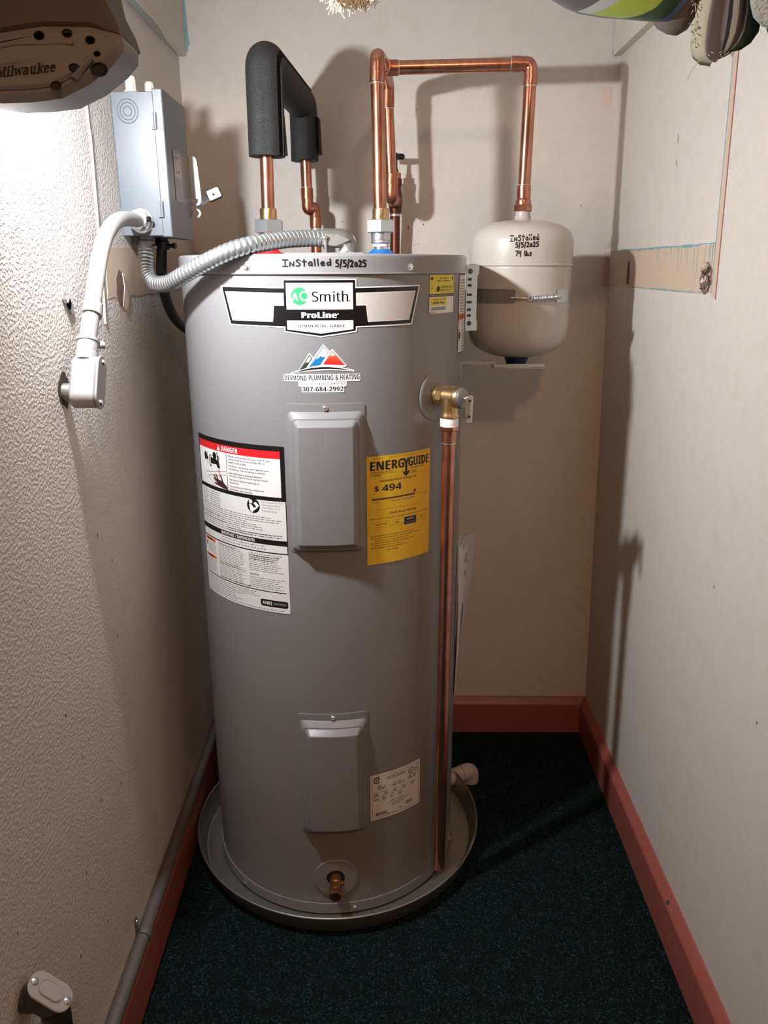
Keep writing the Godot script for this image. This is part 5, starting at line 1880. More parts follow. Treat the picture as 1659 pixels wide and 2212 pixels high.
	part(t, "handle_grip", g, M.black_plastic)
	g = Geo.new()
	g.prism(rrect(0.0238, 0.0182, 0.0024), -0.001, 0.0014, kf, 0.0007)
	var cap := part(t, "grip_plate", g, M.ivory_plastic)
	g = Geo.new()
	g.prism(ngon(16, 0.0022), 0.0010, 0.0017, kf * Transform3D(Basis.IDENTITY, Vector3(-0.001, -0.001, 0)))
	part(cap, "rivet_hole", g, M.hole_shade_and_script)  # dark dot for the shade in the rivet hole
	g = Geo.new()
	g.lathe(ring_prof(0.0018, 0.0030, 0.0010, 0.0020, 0.0003), 18, kf * Transform3D(Basis(Vector3.RIGHT, PI / 2), Vector3(0.0065, 0.0010, 0)))
	part(cap, "rivet", g, M.zinc)


func build_conduits() -> void:
	# rigid conduit from the wall up to the box
	var x := -0.306
	var t := thing("conduit_pipe", "bent pale steel conduit running from wall elbow to disconnect box", "conduit", Vector3(x, 1.15, 0.41))
	var path := spline([Vector3(x, 1.128, 0.4265), Vector3(x, 1.148, 0.4130), Vector3(x, 1.206, 0.3690), Vector3(x, 1.252, 0.3330), Vector3(x, 1.284, 0.2980), Vector3(x + 0.001, 1.305, 0.2600), Vector3(x + 0.002, 1.316, 0.2200), Vector3(x + 0.003, 1.3200, 0.1750), Vector3(x + 0.004, 1.3205, 0.1250)], 8)
	var g := Geo.new()
	g.tube(path, 0.0117, 26)
	part(t, "pipe", g, M.emt)
	g = Geo.new()
	var end := Vector3(x + 0.004, 1.3205, 0.107)
	g.lathe([Vector2(0, 0.0), Vector2(0.0200, 0.0), Vector2(0.0205, 0.001), Vector2(0.0195, 0.0025), Vector2(0.0165, 0.003), Vector2(0.0165, 0.006), Vector2(0.0150, 0.007), Vector2(0.0150, 0.019), Vector2(0.0165, 0.020), Vector2(0.0165, 0.026), Vector2(0.0150, 0.027), Vector2(0.0115, 0.027)], 32, along(Vector3(0, 0, 1), end, Vector3.RIGHT))
	var con := part(t, "box_connector", g, M.bright_zinc)
	g = Geo.new()
	g.lathe([Vector2(0, 0.014), Vector2(0.0045, 0.014), Vector2(0.0045, 0.0215), Vector2(0.0035, 0.0225), Vector2(0, 0.0225)], 14, along(Vector3(0.95, 0.1, 0.3), end + Vector3(0, 0, 0.013)))
	part(con, "set_screw", g, M.black_plastic)
	# one-hole strap
	var d := (path[17] - path[15]).normalized()
	var mid := Vector3(x, 1.188, 0.3827)
	t = thing("conduit_strap", "one hole strap holding the pale conduit above its wall elbow", "pipe strap", Vector3(WALL_LEFT, 1.188, 0.375))
	g = Geo.new()
	var side := d.cross(Vector3.RIGHT).normalized()
	var rows := []
	for e in [[-0.009, 0.0118], [-0.009, 0.0146], [0.009, 0.0146], [0.009, 0.0118]]:
		var row := PackedVector3Array()
		for k in 22:
			var a := lerpf(-0.65, PI + 0.65, k / 21.0)
			row.append(mid + d * e[0] + (side * cos(a) + Vector3.RIGHT * sin(a)) * e[1])
		rows.append(row)
	g.grid(rows)
	part(t, "saddle", g, M.emt)
	g = Geo.new()
	var foot := Transform3D(Basis(side, d, side.cross(d)), Vector3(WALL_LEFT + 0.0012, mid.y, mid.z) + side * (-0.0215))
	g.prism(rrect(0.030, 0.016, 0.006), -0.0012, 0.0012, foot, 0.0004)
	g.prism(rrect(0.030, 0.016, 0.006), -0.0012, 0.0012, Transform3D(foot.basis, foot.origin + side * 0.010), 0.0004)
	var ear := part(t, "ear", g, M.emt)
	g = Geo.new()
	g.lathe([Vector2(0, 0), Vector2(0.0055, 0), Vector2(0.0050, 0.002), Vector2(0.002, 0.0035), Vector2(0, 0.0036)], 16, along(Vector3.RIGHT, foot.origin + Vector3(0.001, 0, 0) - side * 0.003))
	part(ear, "screw", g, M.bright_zinc)
	# cast elbow body that takes the conduit into the wall
	t = thing("conduit_fitting", "cast metal conduit elbow fitting entering a hole in the left wall", "conduit fitting", Vector3(WALL_LEFT, 1.085, 0.43))
	var a := Vector3(x, 1.150, 0.4115)
	var b := Vector3(x, 1.073, 0.4520)
	var y := (a - b).normalized()
	var fr := Transform3D(Basis(Vector3.RIGHT, y, Vector3.RIGHT.cross(y)), b)
	# local: y up the body, x out of the wall
	g = Geo.new()
	g.lathe([Vector2(0, 0.055), Vector2(0.0150, 0.055), Vector2(0.0150, 0.066), Vector2(0.0142, 0.067), Vector2(0.0142, 0.082), Vector2(0.0155, 0.083), Vector2(0.0155, 0.087), Vector2(0.0120, 0.088)], 30, fr)
	part(t, "hub", g, M.cast_grey)
	g = Geo.new()
	var sec := rrect(0.072, 0.0315, 0.0155, 8)
	var body := Transform3D(Basis(fr.basis.y, fr.basis.z, fr.basis.x), fr * Vector3(-0.016, 0.024, 0))
	g.prism(sec, 0.0, 0.036, body, 0.003)
	part(t, "body", g, M.cast_grey)
	g = Geo.new()
	g.prism(rrect(0.075, 0.0340, 0.0168, 8), 0.0362, 0.0390, body, 0.0008)
	var cover := part(t, "cover", g, M.cast_grey)
	for q in [-0.0290, 0.0290]:
		g = Geo.new()
		g.lathe([Vector2(0, 0.038), Vector2(0.0044, 0.038), Vector2(0.0044, 0.0395), Vector2(0.0034, 0.0415), Vector2(0, 0.0425)], 16, body * Transform3D(Basis(Vector3.RIGHT, PI / 2), Vector3(q, 0, 0)))
		part(cover, "screw", g, M.bright_zinc)
	g = Geo.new()
	g.lathe([Vector2(0, 0.008), Vector2(0.0040, 0.008), Vector2(0.0040, 0.0185), Vector2(0.0052, 0.0190), Vector2(0.0052, 0.0240), Vector2(0, 0.0245)], 14, along(Vector3(0.75, 0.1, -0.65), fr * Vector3(0, 0.0745, 0)))
	part(t, "set_screw", g, M.cast_grey)
	g = Geo.new()
	g.lathe([Vector2(0, -0.006), Vector2(0.0128, -0.006), Vector2(0.0128, 0.022), Vector2(0.0150, 0.023), Vector2(0.0150, 0.036), Vector2(0, 0.036)], 26, along(Vector3.RIGHT, Vector3(WALL_LEFT, fr.origin.y + 0.008, fr.origin.z - 0.006)))
	part(t, "wall_hub", g, M.dull_steel)
	var hole := PackedVector2Array()
	for k in 22:
		var q := TAU * k / 22
		hole.append(Vector2(fr.origin.z - 0.008 + cos(q) * rng.randf_range(0.018, 0.022), fr.origin.y + 0.011 + sin(q) * rng.randf_range(0.020, 0.027)))
	part(get_node("wall_left"), "broken_hole", patch(hole, wall_left, 0.0008), M.dirt_and_hole_shade)  # dark patch painted for the shade inside the broken plaster

	# flexible corrugated conduit from the box to the heater
	t = thing("flexible_conduit", "silvery corrugated flexible conduit looping from box to heater top", "flexible conduit", Vector3(-0.31, 1.29, 0.06))
	var hose := spline([Vector3(-0.311, 1.281, 0.060), Vector3(-0.3105, 1.262, 0.066), Vector3(-0.308, 1.243, 0.082), Vector3(-0.299, 1.227, 0.103), Vector3(-0.2805, 1.2185, 0.126), Vector3(-0.250, 1.2205, 0.160), Vector3(-0.216, 1.2335, 0.200), Vector3(-0.170, 1.2535, 0.232), Vector3(-0.131, 1.2690, 0.244), Vector3(-0.102, 1.2775, 0.236), Vector3(-0.076, 1.2830, 0.208), Vector3(-0.049, 1.2880, 0.177), Vector3(-0.022, 1.2905, 0.148), Vector3(0.006, 1.2915, 0.126)], 60)
	# even steps, twelve to a ridge
	var curve := Curve3D.new()
	for p in hose:
		curve.add_point(p)
	var length := curve.get_baked_length()
	var ridges := int(length / 0.0088)
	var fine := PackedVector3Array()
	var sc := PackedFloat32Array()
	for k in ridges * 10 + 1:
		fine.append(curve.sample_baked(length * k / (ridges * 10), true))
		sc.append(0.86 + 0.14 * sqrt(absf(sin(PI * k / 10.0))))
	g = Geo.new()
	g.tube(fine, 0.0137, 24, sc)
	part(t, "corrugated_hose", g, M.zinc, 34.0)
	g = Geo.new()
	g.lathe([Vector2(0, 1.2785), Vector2(0.0150, 1.2785), Vector2(0.0160, 1.2795), Vector2(0.0160, 1.2900), Vector2(0.0135, 1.2920), Vector2(0.0135, 1.2968), Vector2(0, 1.2968)], 28, Transform3D(Basis.IDENTITY, Vector3(-0.311, 0, 0.060)))
	g.lathe([Vector2(0, -0.004), Vector2(0.004, -0.004), Vector2(0.004, 0.021), Vector2(0.003, 0.022), Vector2(0, 0.022)], 12, along(Vector3(0.9, -0.2, 0.35), Vector3(-0.311, 1.2835, 0.060)))
	part(t, "box_connector", g, M.dull_steel)
	# angled clamp connector standing on the heater
	g = Geo.new()
	var elbow := PackedVector3Array()
	var es := PackedFloat32Array()
	for k in 15:
		var f := k / 14.0
		var bend := clampf((f - 0.45) / 0.55, 0.0, 1.0)
		elbow.append(Vector3(0.006 + 0.044 * sin(minf(f, 1.0) * PI * 0.5), 1.2915 - 0.021 * (1.0 - cos(bend * PI * 0.5)), 0.124 - 0.004 * f))
		es.append(lerpf(1.08, 0.96, f))
	g.tube(elbow, 0.0152, 24, es)
	part(t, "angle_connector", g, M.dull_steel)
	g = Geo.new()
	g.lathe([Vector2(0, 1.2640), Vector2(0.0165, 1.2640), Vector2(0.0165, 1.2690), Vector2(0.0148, 1.2705), Vector2(0.0148, 1.2830), Vector2(0, 1.2830)], 26, Transform3D(Basis.IDENTITY, Vector3(0.0475, 0, 0.120)))
	part(t, "connector_neck", g, M.emt)
	g = Geo.new()
	g.prism(flat([0.004, 1.2860, 0.030, 1.2990, 0.034, 1.2975, 0.052, 1.2890, 0.050, 1.2865, 0.028, 1.2780, 0.006, 1.2800]), 0.1360, 0.1400, Transform3D.IDENTITY, 0.001)
	part(t, "clamp_strap", g, M.dull_steel)
	g = Geo.new()
	g.tube(pts([Vector3(0.011, 1.2680, 0.143), Vector3(0.011, 1.2930, 0.143)]), 0.0022, 12)
	g.lathe([Vector2(0, 1.2905), Vector2(0.0042, 1.2905), Vector2(0.0042, 1.2935), Vector2(0.0025, 1.2955), Vector2(0, 1.2955)], 14, Transform3D(Basis.IDENTITY, Vector3(0.011, 0, 0.143)))
	part(t, "clamp_screw", g, M.bright_zinc)

	# dark flexible conduit that drops behind the heater
	t = thing("dark_conduit", "dark grey smooth conduit dropping from box to behind the heater", "conduit", Vector3(-0.297, 1.28, 0.0))
	g = Geo.new()
	g.tube(spline([Vector3(-0.2975, 1.283, 0.000), Vector3(-0.3020, 1.255, -0.004), Vector3(-0.3050, 1.222, -0.010), Vector3(-0.3035, 1.185, -0.024), Vector3(-0.2960, 1.152, -0.045), Vector3(-0.2830, 1.130, -0.075), Vector3(-0.2640, 1.115, -0.120), Vector3(-0.2350, 1.105, -0.190), Vector3(-0.19, 1.10, -0.262)], 8), 0.0098, 22)
	part(t, "hose", g, M.dark_conduit)
	g = Geo.new()
	g.lathe([Vector2(0, 1.276), Vector2(0.0130, 1.276), Vector2(0.0140, 1.278), Vector2(0.0140, 1.2900), Vector2(0.0120, 1.2920), Vector2(0.0120, 1.2968), Vector2(0, 1.2968)], 24, Transform3D(Basis.IDENTITY, Vector3(-0.2975, 0, 0.0)))
	g.lathe([Vector2(0, 0.006), Vector2(0.0035, 0.006), Vector2(0.0035, 0.022), Vector2(0.0052, 0.0225), Vector2(0.0052, 0.028), Vector2(0, 0.028)], 12, along(Vector3(1, 0, 0.2), Vector3(-0.2975, 1.283, 0.004)))
	part(t, "box_connector", g, M.black_plastic)

	# old conduit along the top of the left baseboard
	x = WALL_LEFT + 0.0122
	t = thing("floor_conduit", "old dark painted conduit lying along the left baseboard", "conduit", Vector3(x, 0.1044, 0.2))
	g = Geo.new()
	g.tube(pts([Vector3(x, 0.1160, -0.405), Vector3(x, 0.1160, 0.1), Vector3(x, 0.1158, 0.4), Vector3(x, 0.1155, 1.3)]), 0.0116, 22)
	part(t, "pipe", g, M.old_emt)
	t = thing("floor_strap", "steel one hole strap clamping the dark conduit to the left wall", "pipe strap", Vector3(WALL_LEFT, 0.1044, 0.418))
	g = Geo.new()
	rows = []
	for e in [[-0.007, 0.0118], [-0.007, 0.0137], [0.0, 0.0142], [0.007, 0.0137], [0.007, 0.0118]]:
		var row := PackedVector3Array()
		for k in 20:
			var q := lerpf(-0.6, PI * 0.5 + 0.35, k / 19.0)
			row.append(Vector3(x + cos(q) * e[1], 0.1160 + sin(q) * e[1], 0.418 + e[0]))
		rows.append(row)
	g.grid(rows)
	part(t, "saddle", g, M.dull_steel)
	g = Geo.new()
	g.prism(flat([-0.0070, 0.1270, 0.0070, 0.1270, 0.0066, 0.1420, 0.0030, 0.1560, -0.0010, 0.1600, -0.0050, 0.1560, -0.0066, 0.1420]), 0.0, 0.0024, Transform3D(Basis(Vector3(0, 0, -1), Vector3.UP, Vector3.RIGHT), Vector3(WALL_LEFT, 0, 0.418)), 0.0006)
	ear = part(t, "ear", g, M.dull_steel)
	g = Geo.new()
	g.lathe([Vector2(0, 0), Vector2(0.0042, 0), Vector2(0.0040, 0.002), Vector2(0, 0.0034)], 16, along(Vector3.RIGHT, Vector3(WALL_LEFT + 0.002, 0.1455, 0.418)))
	part(ear, "screw", g, M.bright_zinc)

	# capped pull elbow low on the left wall
	t = thing("pull_elbow", "capped conduit pull elbow low on the left wall", "conduit fitting", Vector3(WALL_LEFT, 0.40, 0.79))
	var ctr := Vector3(-0.3015, 0.4150, 0.795)
	var nrm := Vector3(0.66, 0.75, 0.12).normalized()
	var ff := facing(nrm, ctr, Vector3(-0.7, 0.7, 0))
	g = Geo.new()
	g.prism(rrect(0.0330, 0.0570, 0.0150, 8), -0.024, -0.0008, ff, 0.002)
	g.lathe([Vector2(0, -0.056), Vector2(0.0155, -0.056), Vector2(0.0168, -0.054), Vector2(0.0168, -0.040), Vector2(0.0172, -0.036), Vector2(0.0172, -0.020), Vector2(0, -0.018)], 28, Transform3D(Basis.IDENTITY, ctr + Vector3(0.0025, -0.006, 0)))
	g.lathe([Vector2(0, -0.022), Vector2(0.0155, -0.022), Vector2(0.0160, -0.004), Vector2(0.0150, 0.000), Vector2(0, 0.001)], 28, along(Vector3.RIGHT, ctr + Vector3(-0.016, -0.010, 0)))
	part(t, "body", g, M.dark_conduit)  # near-black body: the shade under the cover put into its colour
	g = Geo.new()
	g.prism(rrect(0.0345, 0.0590, 0.0155, 8), -0.0008, 0.0020, ff, 0.0009)
	cover = part(t, "cover", g, M.cast_grey)
	g = Geo.new()
	g.prism(rrect(0.0190, 0.0320, 0.0090, 8), 0.0020, 0.0034, ff, 0.0012)
	part(cover, "raised_panel", g, M.cast_grey)
	for q in [-0.0232, 0.0232]:
		g = Geo.new()
		g.lathe([Vector2(0, 0.0018), Vector2(0.0045, 0.0018), Vector2(0.0042, 0.0034), Vector2(0.0022, 0.0046), Vector2(0, 0.0048)], 16, ff * Transform3D(Basis(Vector3.RIGHT, PI / 2), Vector3(0, q, 0)))
		part(cover, "screw", g, M.zinc)
	g = Geo.new()
	g.lathe(ring_prof(0.0120, 0.0180, -0.0600, -0.0540, 0.001), 28, Transform3D(Basis.IDENTITY, ctr + Vector3(0.0025, -0.012, 0)))
	part(t, "ring_nut", g, M.bright_zinc)
	g = Geo.new()
	g.tube(pts([ctr + Vector3(0.0025, -0.060, 0), Vector3(ctr.x + 0.0025, 0.0, ctr.z)]), 0.0117, 20)
	part(t, "down_pipe", g, M.old_emt)


func build_manual() -> void:
	# papers in a pocket on the heater's right flank, leaning outwards at the top
	var phi := 79.0 * DEG
	var n := Vector3(sin(phi), 0, cos(phi))
	var back := Vector3(cos(phi), 0, -sin(phi))
	var foot := n * 0.2612 + Vector3(0, 0.362, 0)
	var t := thing("instruction_manual", "folded white instruction papers tucked behind the discharge pipe", "booklet", foot)
	var sheet := func(c: Array, thick: float) -> Geo:
		# corners: bottom front, bottom rear, top rear, top front; curled a little
		var g := Geo.new()
		var n2: Vector3 = ((c[1] - c[0]) as Vector3).cross(c[3] - c[0]).normalized() * thick * 0.5
		var sides := []
		for s in [1.0, -1.0]:
			var rows := []
			for i in 13:
				var f := i / 12.0
				var row := PackedVector3Array()
				for k in 5:
					var u := k / 4.0
					var p: Vector3 = (c[0] as Vector3).lerp(c[1], u).lerp((c[3] as Vector3).lerp(c[2], u), f)
					row.append(p + n2 * s + n * 0.004 * sin(f * PI))
				rows.append(row)
			sides.append(rows)
		g.grid(sides[0])
		g.grid(sides[1], false, true, true)
		for e in [[0, 0], [0, 4]]:
			var strip := []
			for i in 13:
				strip.append(PackedVector3Array([sides[0][i][e[1]], sides[1][i][e[1]]]))
			g.grid(strip)
		g.grid([sides[0][12], sides[1][12]])
		return g
	part(t, "pocket", sheet.call([Vector3(0.2575, 0.370, 0.050), Vector3(0.2640, 0.362, -0.045), Vector3(0.2665, 0.716, -0.045), Vector3(0.2555, 0.722, 0.052)], 0.0015), M.poly_bag)
	part(t, "page", sheet.call([Vector3(0.2580, 0.368, 0.040), Vector3(0.2648, 0.360, -0.050), Vector3(0.2730, 0.704, -0.045), Vector3(0.2610, 0.704, 0.034)], 0.0020), M.paper_white)
	part(t, "page", sheet.call([Vector3(0.2588, 0.366, 0.036), Vector3(0.2655, 0.358, -0.052), Vector3(0.2800, 0.694, -0.050), Vector3(0.2635, 0.697, 0.030)], 0.0020), M.paper_white)
	part(t, "front_cover", sheet.call([Vector3(0.2596, 0.364, 0.034), Vector3(0.2665, 0.352, -0.055), Vector3(0.2900, 0.676, -0.060), Vector3(0.2635, 0.690, 0.028)], 0.0018), M.paper_white)
	part(t, "loose_sheet", sheet.call([Vector3(0.2640, 0.360, -0.020), Vector3(0.2690, 0.350, -0.065), Vector3(0.3120, 0.689, -0.100), Vector3(0.2800, 0.700, -0.040)], 0.0010), M.poly_bag)
	# print on the cover: a few lines and a dark picture
	var on_cover := func(u: float, f: float) -> Vector3:
		var p := Vector3(0.2596, 0.364, 0.034).lerp(Vector3(0.2665, 0.352, -0.055), u).lerp(Vector3(0.2635, 0.690, 0.028).lerp(Vector3(0.2900, 0.676, -0.060), u), f)
		return p + n * (0.0014 + 0.004 * sin(f * PI))
	var g := Geo.new()
	for i in 7:
		var f := 0.945 - i * 0.016 - (0.05 if i > 3 else 0.0)
		g.quad(on_cover.call(0.55, f), on_cover.call(0.92, f - 0.006), on_cover.call(0.92, f), on_cover.call(0.55, f + 0.006))
	part(t, "cover_print", g, M.slot_shade_and_marks).set_meta("kind", "stuff")
	g = Geo.new()
	for k in 24:
		var a0 := TAU * k / 24
		var a1 := TAU * (k + 1) / 24
		g.tri(on_cover.call(0.62, 0.44), on_cover.call(0.62 + cos(a0) * 0.3, 0.44 + sin(a0) * 0.17), on_cover.call(0.62 + cos(a1) * 0.3, 0.44 + sin(a1) * 0.17))
	part(t, "cover_picture", g, M.dark_conduit)


func build_shelf_things() -> void:
	var g := Geo.new()
	g.hexa([Vector3(WALL_LEFT, 1.80, 0.40), Vector3(wall_right(0.40, 1.8).x, 1.80, 0.40), Vector3(wall_right(-0.39, 1.8).x, 1.80, -0.396), Vector3(WALL_LEFT, 1.80, -0.42), Vector3(WALL_LEFT, 1.82, 0.40), Vector3(wall_right(0.40, 1.8).x, 1.82, 0.40), Vector3(wall_right(-0.39, 1.8).x, 1.82, -0.396), Vector3(WALL_LEFT, 1.82, -0.42)])
	struct("unseen_shelf_3", g, M.shelf_white)  # shelf board above the view, carrying the hanging things

	# ---- cordless work light hanging in the upper left, its base towards us
	var t := thing("work_light", "dark cordless work light hanging by the bright left wall", "work light", Vector3(-0.235, 1.41, 0.62))
	g = Geo.new()
	g.prism(flat([-0.315, 1.463, -0.302, 1.4660, -0.278, 1.4665, -0.238, 1.4720, -0.190, 1.4715, -0.170, 1.4630, -0.1615, 1.4680, -0.1660, 1.4830, -0.1745, 1.500, -0.185, 1.56, -0.20, 1.62, -0.28, 1.62, -0.305, 1.56, -0.316, 1.50]), 0.552, 0.636, Transform3D.IDENTITY, 0.006)
	part(t, "housing", g, M.lamp_rubber)
	var outline := flat([-0.318, 1.458, -0.322, 1.430, -0.314, 1.408, -0.286, 1.4045, -0.255, 1.4055, -0.225, 1.4090, -0.196, 1.4215, -0.171, 1.4385, -0.1590, 1.4505, -0.1575, 1.4600, -0.1610, 1.4665, -0.190, 1.4730, -0.238, 1.4735, -0.278, 1.4680])
	outline.reverse()
	g = Geo.new()
	g.prism(outline, 0.575, 0.642, Transform3D.IDENTITY, 0.007)
	var bs := part(t, "battery_base", g, M.lamp_plastic)
	g = Geo.new()
	g.prism(flat([-0.308, 1.4180, -0.286, 1.4150, -0.250, 1.4165, -0.228, 1.4190, -0.205, 1.4290, -0.190, 1.4400, -0.196, 1.4520, -0.212, 1.4580, -0.250, 1.4590, -0.290, 1.4520, -0.308, 1.4500]), 0.640, 0.6465, Transform3D.IDENTITY, 0.003)
	part(bs, "foot_plate", g, M.lamp_plastic)
	g = Geo.new()
	g.prism(flat([-0.2100, 1.4270, -0.2050, 1.4245, -0.1860, 1.4420, -0.1905, 1.4455]), 0.640, 0.6490, Transform3D.IDENTITY, 0.002)
	part(bs, "rib", g, M.lamp_plastic)
	g = Geo.new()
	g.tube(pts([Vector3(-0.308, 1.4475, 0.6455), Vector3(-0.262, 1.4560, 0.6460), Vector3(-0.205, 1.4570, 0.6455)]), 0.0022, 8)
	part(bs, "rib", g, M.lamp_plastic)
	for q in [[-0.2385, 1.4640, 0.0048], [-0.2105, 1.4660, 0.0046], [-0.1885, 1.4600, 0.0044], [-0.2055, 1.4345, 0.0046], [-0.2255, 1.4185, 0.0048], [-0.1825, 1.4340, 0.0075], [-0.1830, 1.4480, 0.0030]]:
		g = Geo.new()
		g.lathe([Vector2(0, 0.0), Vector2(q[2] * 0.8, 0.0), Vector2(q[2], 0.0012), Vector2(q[2] * 1.18, 0.0)], 20, Transform3D(Basis(Vector3.RIGHT, PI / 2) * Basis.from_scale(Vector3(1, 1, 0.75)), Vector3(q[0], q[1], 0.6472 if q[1] < 1.44 and q[0] < -0.2 else 0.6420)))
		part(bs, "screw_well", g, M.hole_shade_and_script)  # wells coloured dark for the shade inside them
	# raised script on the base
	var face := SystemFont.new()
	face.font_names = PackedStringArray(["Droid Serif"])
	face.font_weight = 700
	var tm := TextMesh.new()
	tm.font = face
	tm.font_size = 32
	tm.pixel_size = 0.0006
	tm.depth = 0.0006
	tm.text = "Milwaukee"
	var script := copy_part(bs, "raised_script", tm, M.hole_shade_and_script, Transform3D(Basis(Vector3(0.56, 0.05, 0), Vector3(0.18, 0.62, 0), Vector3(0, 0, 1)), Vector3(-0.2535, 1.4325, 0.6472)))
	g = Geo.new()
	g.prism(flat([-0.276, 1.4400, -0.250, 1.4412, -0.212, 1.4455, -0.250, 1.4430, -0.276, 1.4412]), 0.6462, 0.6472)
	part(script, "swoosh", g, M.hole_shade_and_script)
	g = Geo.new()
	g.lathe([Vector2(0, 0), Vector2(0.030, 0), Vector2(0.032, 0.003), Vector2(0.034, 0.040), Vector2(0.030, 0.044), Vector2(0, 0.044)], 32, along(Vector3(0.55, -0.66, -0.51), Vector3(-0.288, 1.5, 0.537) - Vector3(0.55, -0.66, -0.51) * 0.050, Vector3.RIGHT))
	var head := part(t, "lamp_head", g, M.lamp_rubber)
	g = Geo.new()
	g.lathe([Vector2(0, 0.0442), Vector2(0.020, 0.0442), Vector2(0.0185, 0.0465), Vector2(0, 0.0475)], 32, along(Vector3(0.55, -0.66, -0.51), Vector3(-0.288, 1.5, 0.537) - Vector3(0.55, -0.66, -0.51) * 0.050, Vector3.RIGHT))
	part(head, "lamp_lens", g, M.lamp_glow)
	g = Geo.new()
	g.tube(bends([Vector3(-0.24, 1.61, 0.59), Vector3(-0.24, 1.70, 0.55), Vector3(-0.24, 1.80, 0.41), Vector3(-0.24, 1.826, 0.39), Vector3(-0.24, 1.824, 0.36)], 0.02), 0.003, 10)
	part(t, "hanging_hook", g, M.dull_steel)

	# ---- patchwork blanket bulging over the shelf's front edge, upper right
	var blanket := thing("patchwork_blanket", "fleece patchwork blanket in lime, green and navy hanging at top right", "blanket", Vector3(0.44, 1.60, 0.41))
	var s := Sheet.new(512, 512, Color(0.34, 0.31, 0.30), Vector2.ZERO, Vector2(1000, 1000))
	# x runs round the roll (0 underneath, 250 in front), y from the right end to the left
	s.rect(0, 640, 1000, 360, Color(0.33, 0.30, 0.29))
	s.poly(flat([0, 640, 0, 575, 400, 60, 400, 200]), Color(0.66, 0.65, 0.63))
	s.poly(flat([0, 575, 0, 400, 400, -250, 400, 60]), Color(0.60, 0.66, 0.22))
	s.poly(flat([0, 400, 0, 225, 400, -400, 400, -250]), Color(0.15, 0.27, 0.15))
	s.poly(flat([0, 225, 0, 100, 300, -300, 300, -250]), Color(0.30, 0.36, 0.52))
	s.poly(flat([0, 100, 0, 0, 120, -200, 160, -140]), Color(0.12, 0.11, 0.20))
	s.rect(930, 0, 70, 640, Color(0.33, 0.24, 0.24))
	var fleece := label_mat("fleece_print", s, 0.95)
	fleece.rim_enabled = true
	fleece.rim = 0.3
	var nodes := [[0.296, 1.580, 0.030], [0.316, 1.5640, 0.045], [0.334, 1.5560, 0.055], [0.351, 1.5495, 0.062], [0.381, 1.5430, 0.068], [0.411, 1.5400, 0.070], [0.440, 1.5385, 0.070], [0.462, 1.5400, 0.066], [0.478, 1.5480, 0.058]]
	var rows := []
	for i in nodes.size():
		var q: Array = nodes[i]
		var row := PackedVector3Array()
		for k in 36:
			var a := TAU * k / 36
			var wob := 1.0 + 0.03 * sin(a * 3.0 + i)
			row.append(Vector3(q[0], q[1] + q[2] * (1.0 - cos(a) * wob) * 1.0, 0.405 + sin(a) * 0.042 * wob * minf(1.0, q[2] / 0.06)))
		rows.append(row)
	g = Geo.new()
	g.grid(rows, true)
	part(blanket, "rolled_fold", g, fleece, 80.0)
	rows = []
	for q in [[0.448, 1.548, 0.030], [0.458, 1.5345, 0.042], [0.470, 1.5285, 0.050], [0.482, 1.5270, 0.050], [0.493, 1.5330, 0.044], [0.500, 1.546, 0.03]]:
		var row := PackedVector3Array()
		for k in 28:
			var a := TAU * k / 28
			row.append(Vector3(q[0], q[1] + q[2] * (1.0 - cos(a)), 0.392 + sin(a) * 0.030))
		rows.append(row)
	g = Geo.new()
	g.grid(rows, true)
	part(blanket, "inner_fold", g, M.old_emt_cloth, 80.0)
	# hanging corner with striped binding
	s = Sheet.new(512, 256, Color(0.10, 0.17, 0.11), Vector2.ZERO, Vector2(1000, 1000))
	var stripe := func(c0: float, c1: float, col: Color) -> void:
		s.rect(acos(clampf(c1, -1, 1)) / TAU * 1000.0, 0, (acos(clampf(c0, -1, 1)) - acos(clampf(c1, -1, 1))) / TAU * 1000.0, 1000, col)
	s.rect(0, 0, 120, 440, Color(0.30, 0.31, 0.13))
	s.rect(500, 0, 500, 1000, Color(0.30, 0.28, 0.24))
	stripe.call(-1.0, -0.70, Color(0.62, 0.61, 0.52))
	stripe.call(-0.70, -0.12, Color(0.44, 0.41, 0.44))
	stripe.call(-0.12, -0.02, Color(0.12, 0.11, 0.10))  # dark stripe painted for the gap between two folds
	stripe.call(-0.02, 0.14, Color(0.55, 0.53, 0.47))
	stripe.call(0.14, 0.36, Color(0.25, 0.20, 0.22))
	stripe.call(0.36, 0.44, Color(0.56, 0.54, 0.50))
	var cloth := label_mat("binding_print", s, 0.95)
	cloth.rim_enabled = true
	cloth.rim = 0.25
	rows = []
	for q in [[0.530, 1.640, 0.026], [0.531, 1.600, 0.030], [0.530, 1.565, 0.037], [0.530, 1.535, 0.042], [0.529, 1.515, 0.041], [0.527, 1.503, 0.035], [0.526, 1.496, 0.025], [0.525, 1.4935, 0.010]]:
		var row := PackedVector3Array()
		for k in 40:
			var a := TAU * k / 40
			row.append(Vector3(q[0] + cos(a) * q[2], q[1] + 0.004 * cos(a) * 2.0 - 0.002 * sin(a * 4.0), 0.425 + sin(a) * q[2] * 0.42 + 0.003 * sin(a * 6.0)))
		rows.append(row)
	rows.reverse()
	g = Geo.new()
	g.grid(rows, true)
	part(blanket, "hanging_corner", g, cloth, 80.0)
	g = Geo.new()
	g.tube(spline([Vector3(0.506, 1.497, 0.436), Vector3(0.497, 1.489, 0.438), Vector3(0.488, 1.477, 0.438), Vector3(0.483, 1.466, 0.438)], 6), 0.00045, 6)
	part(blanket, "loose_thread", g, M.cream_fringe)
	g = Geo.new()
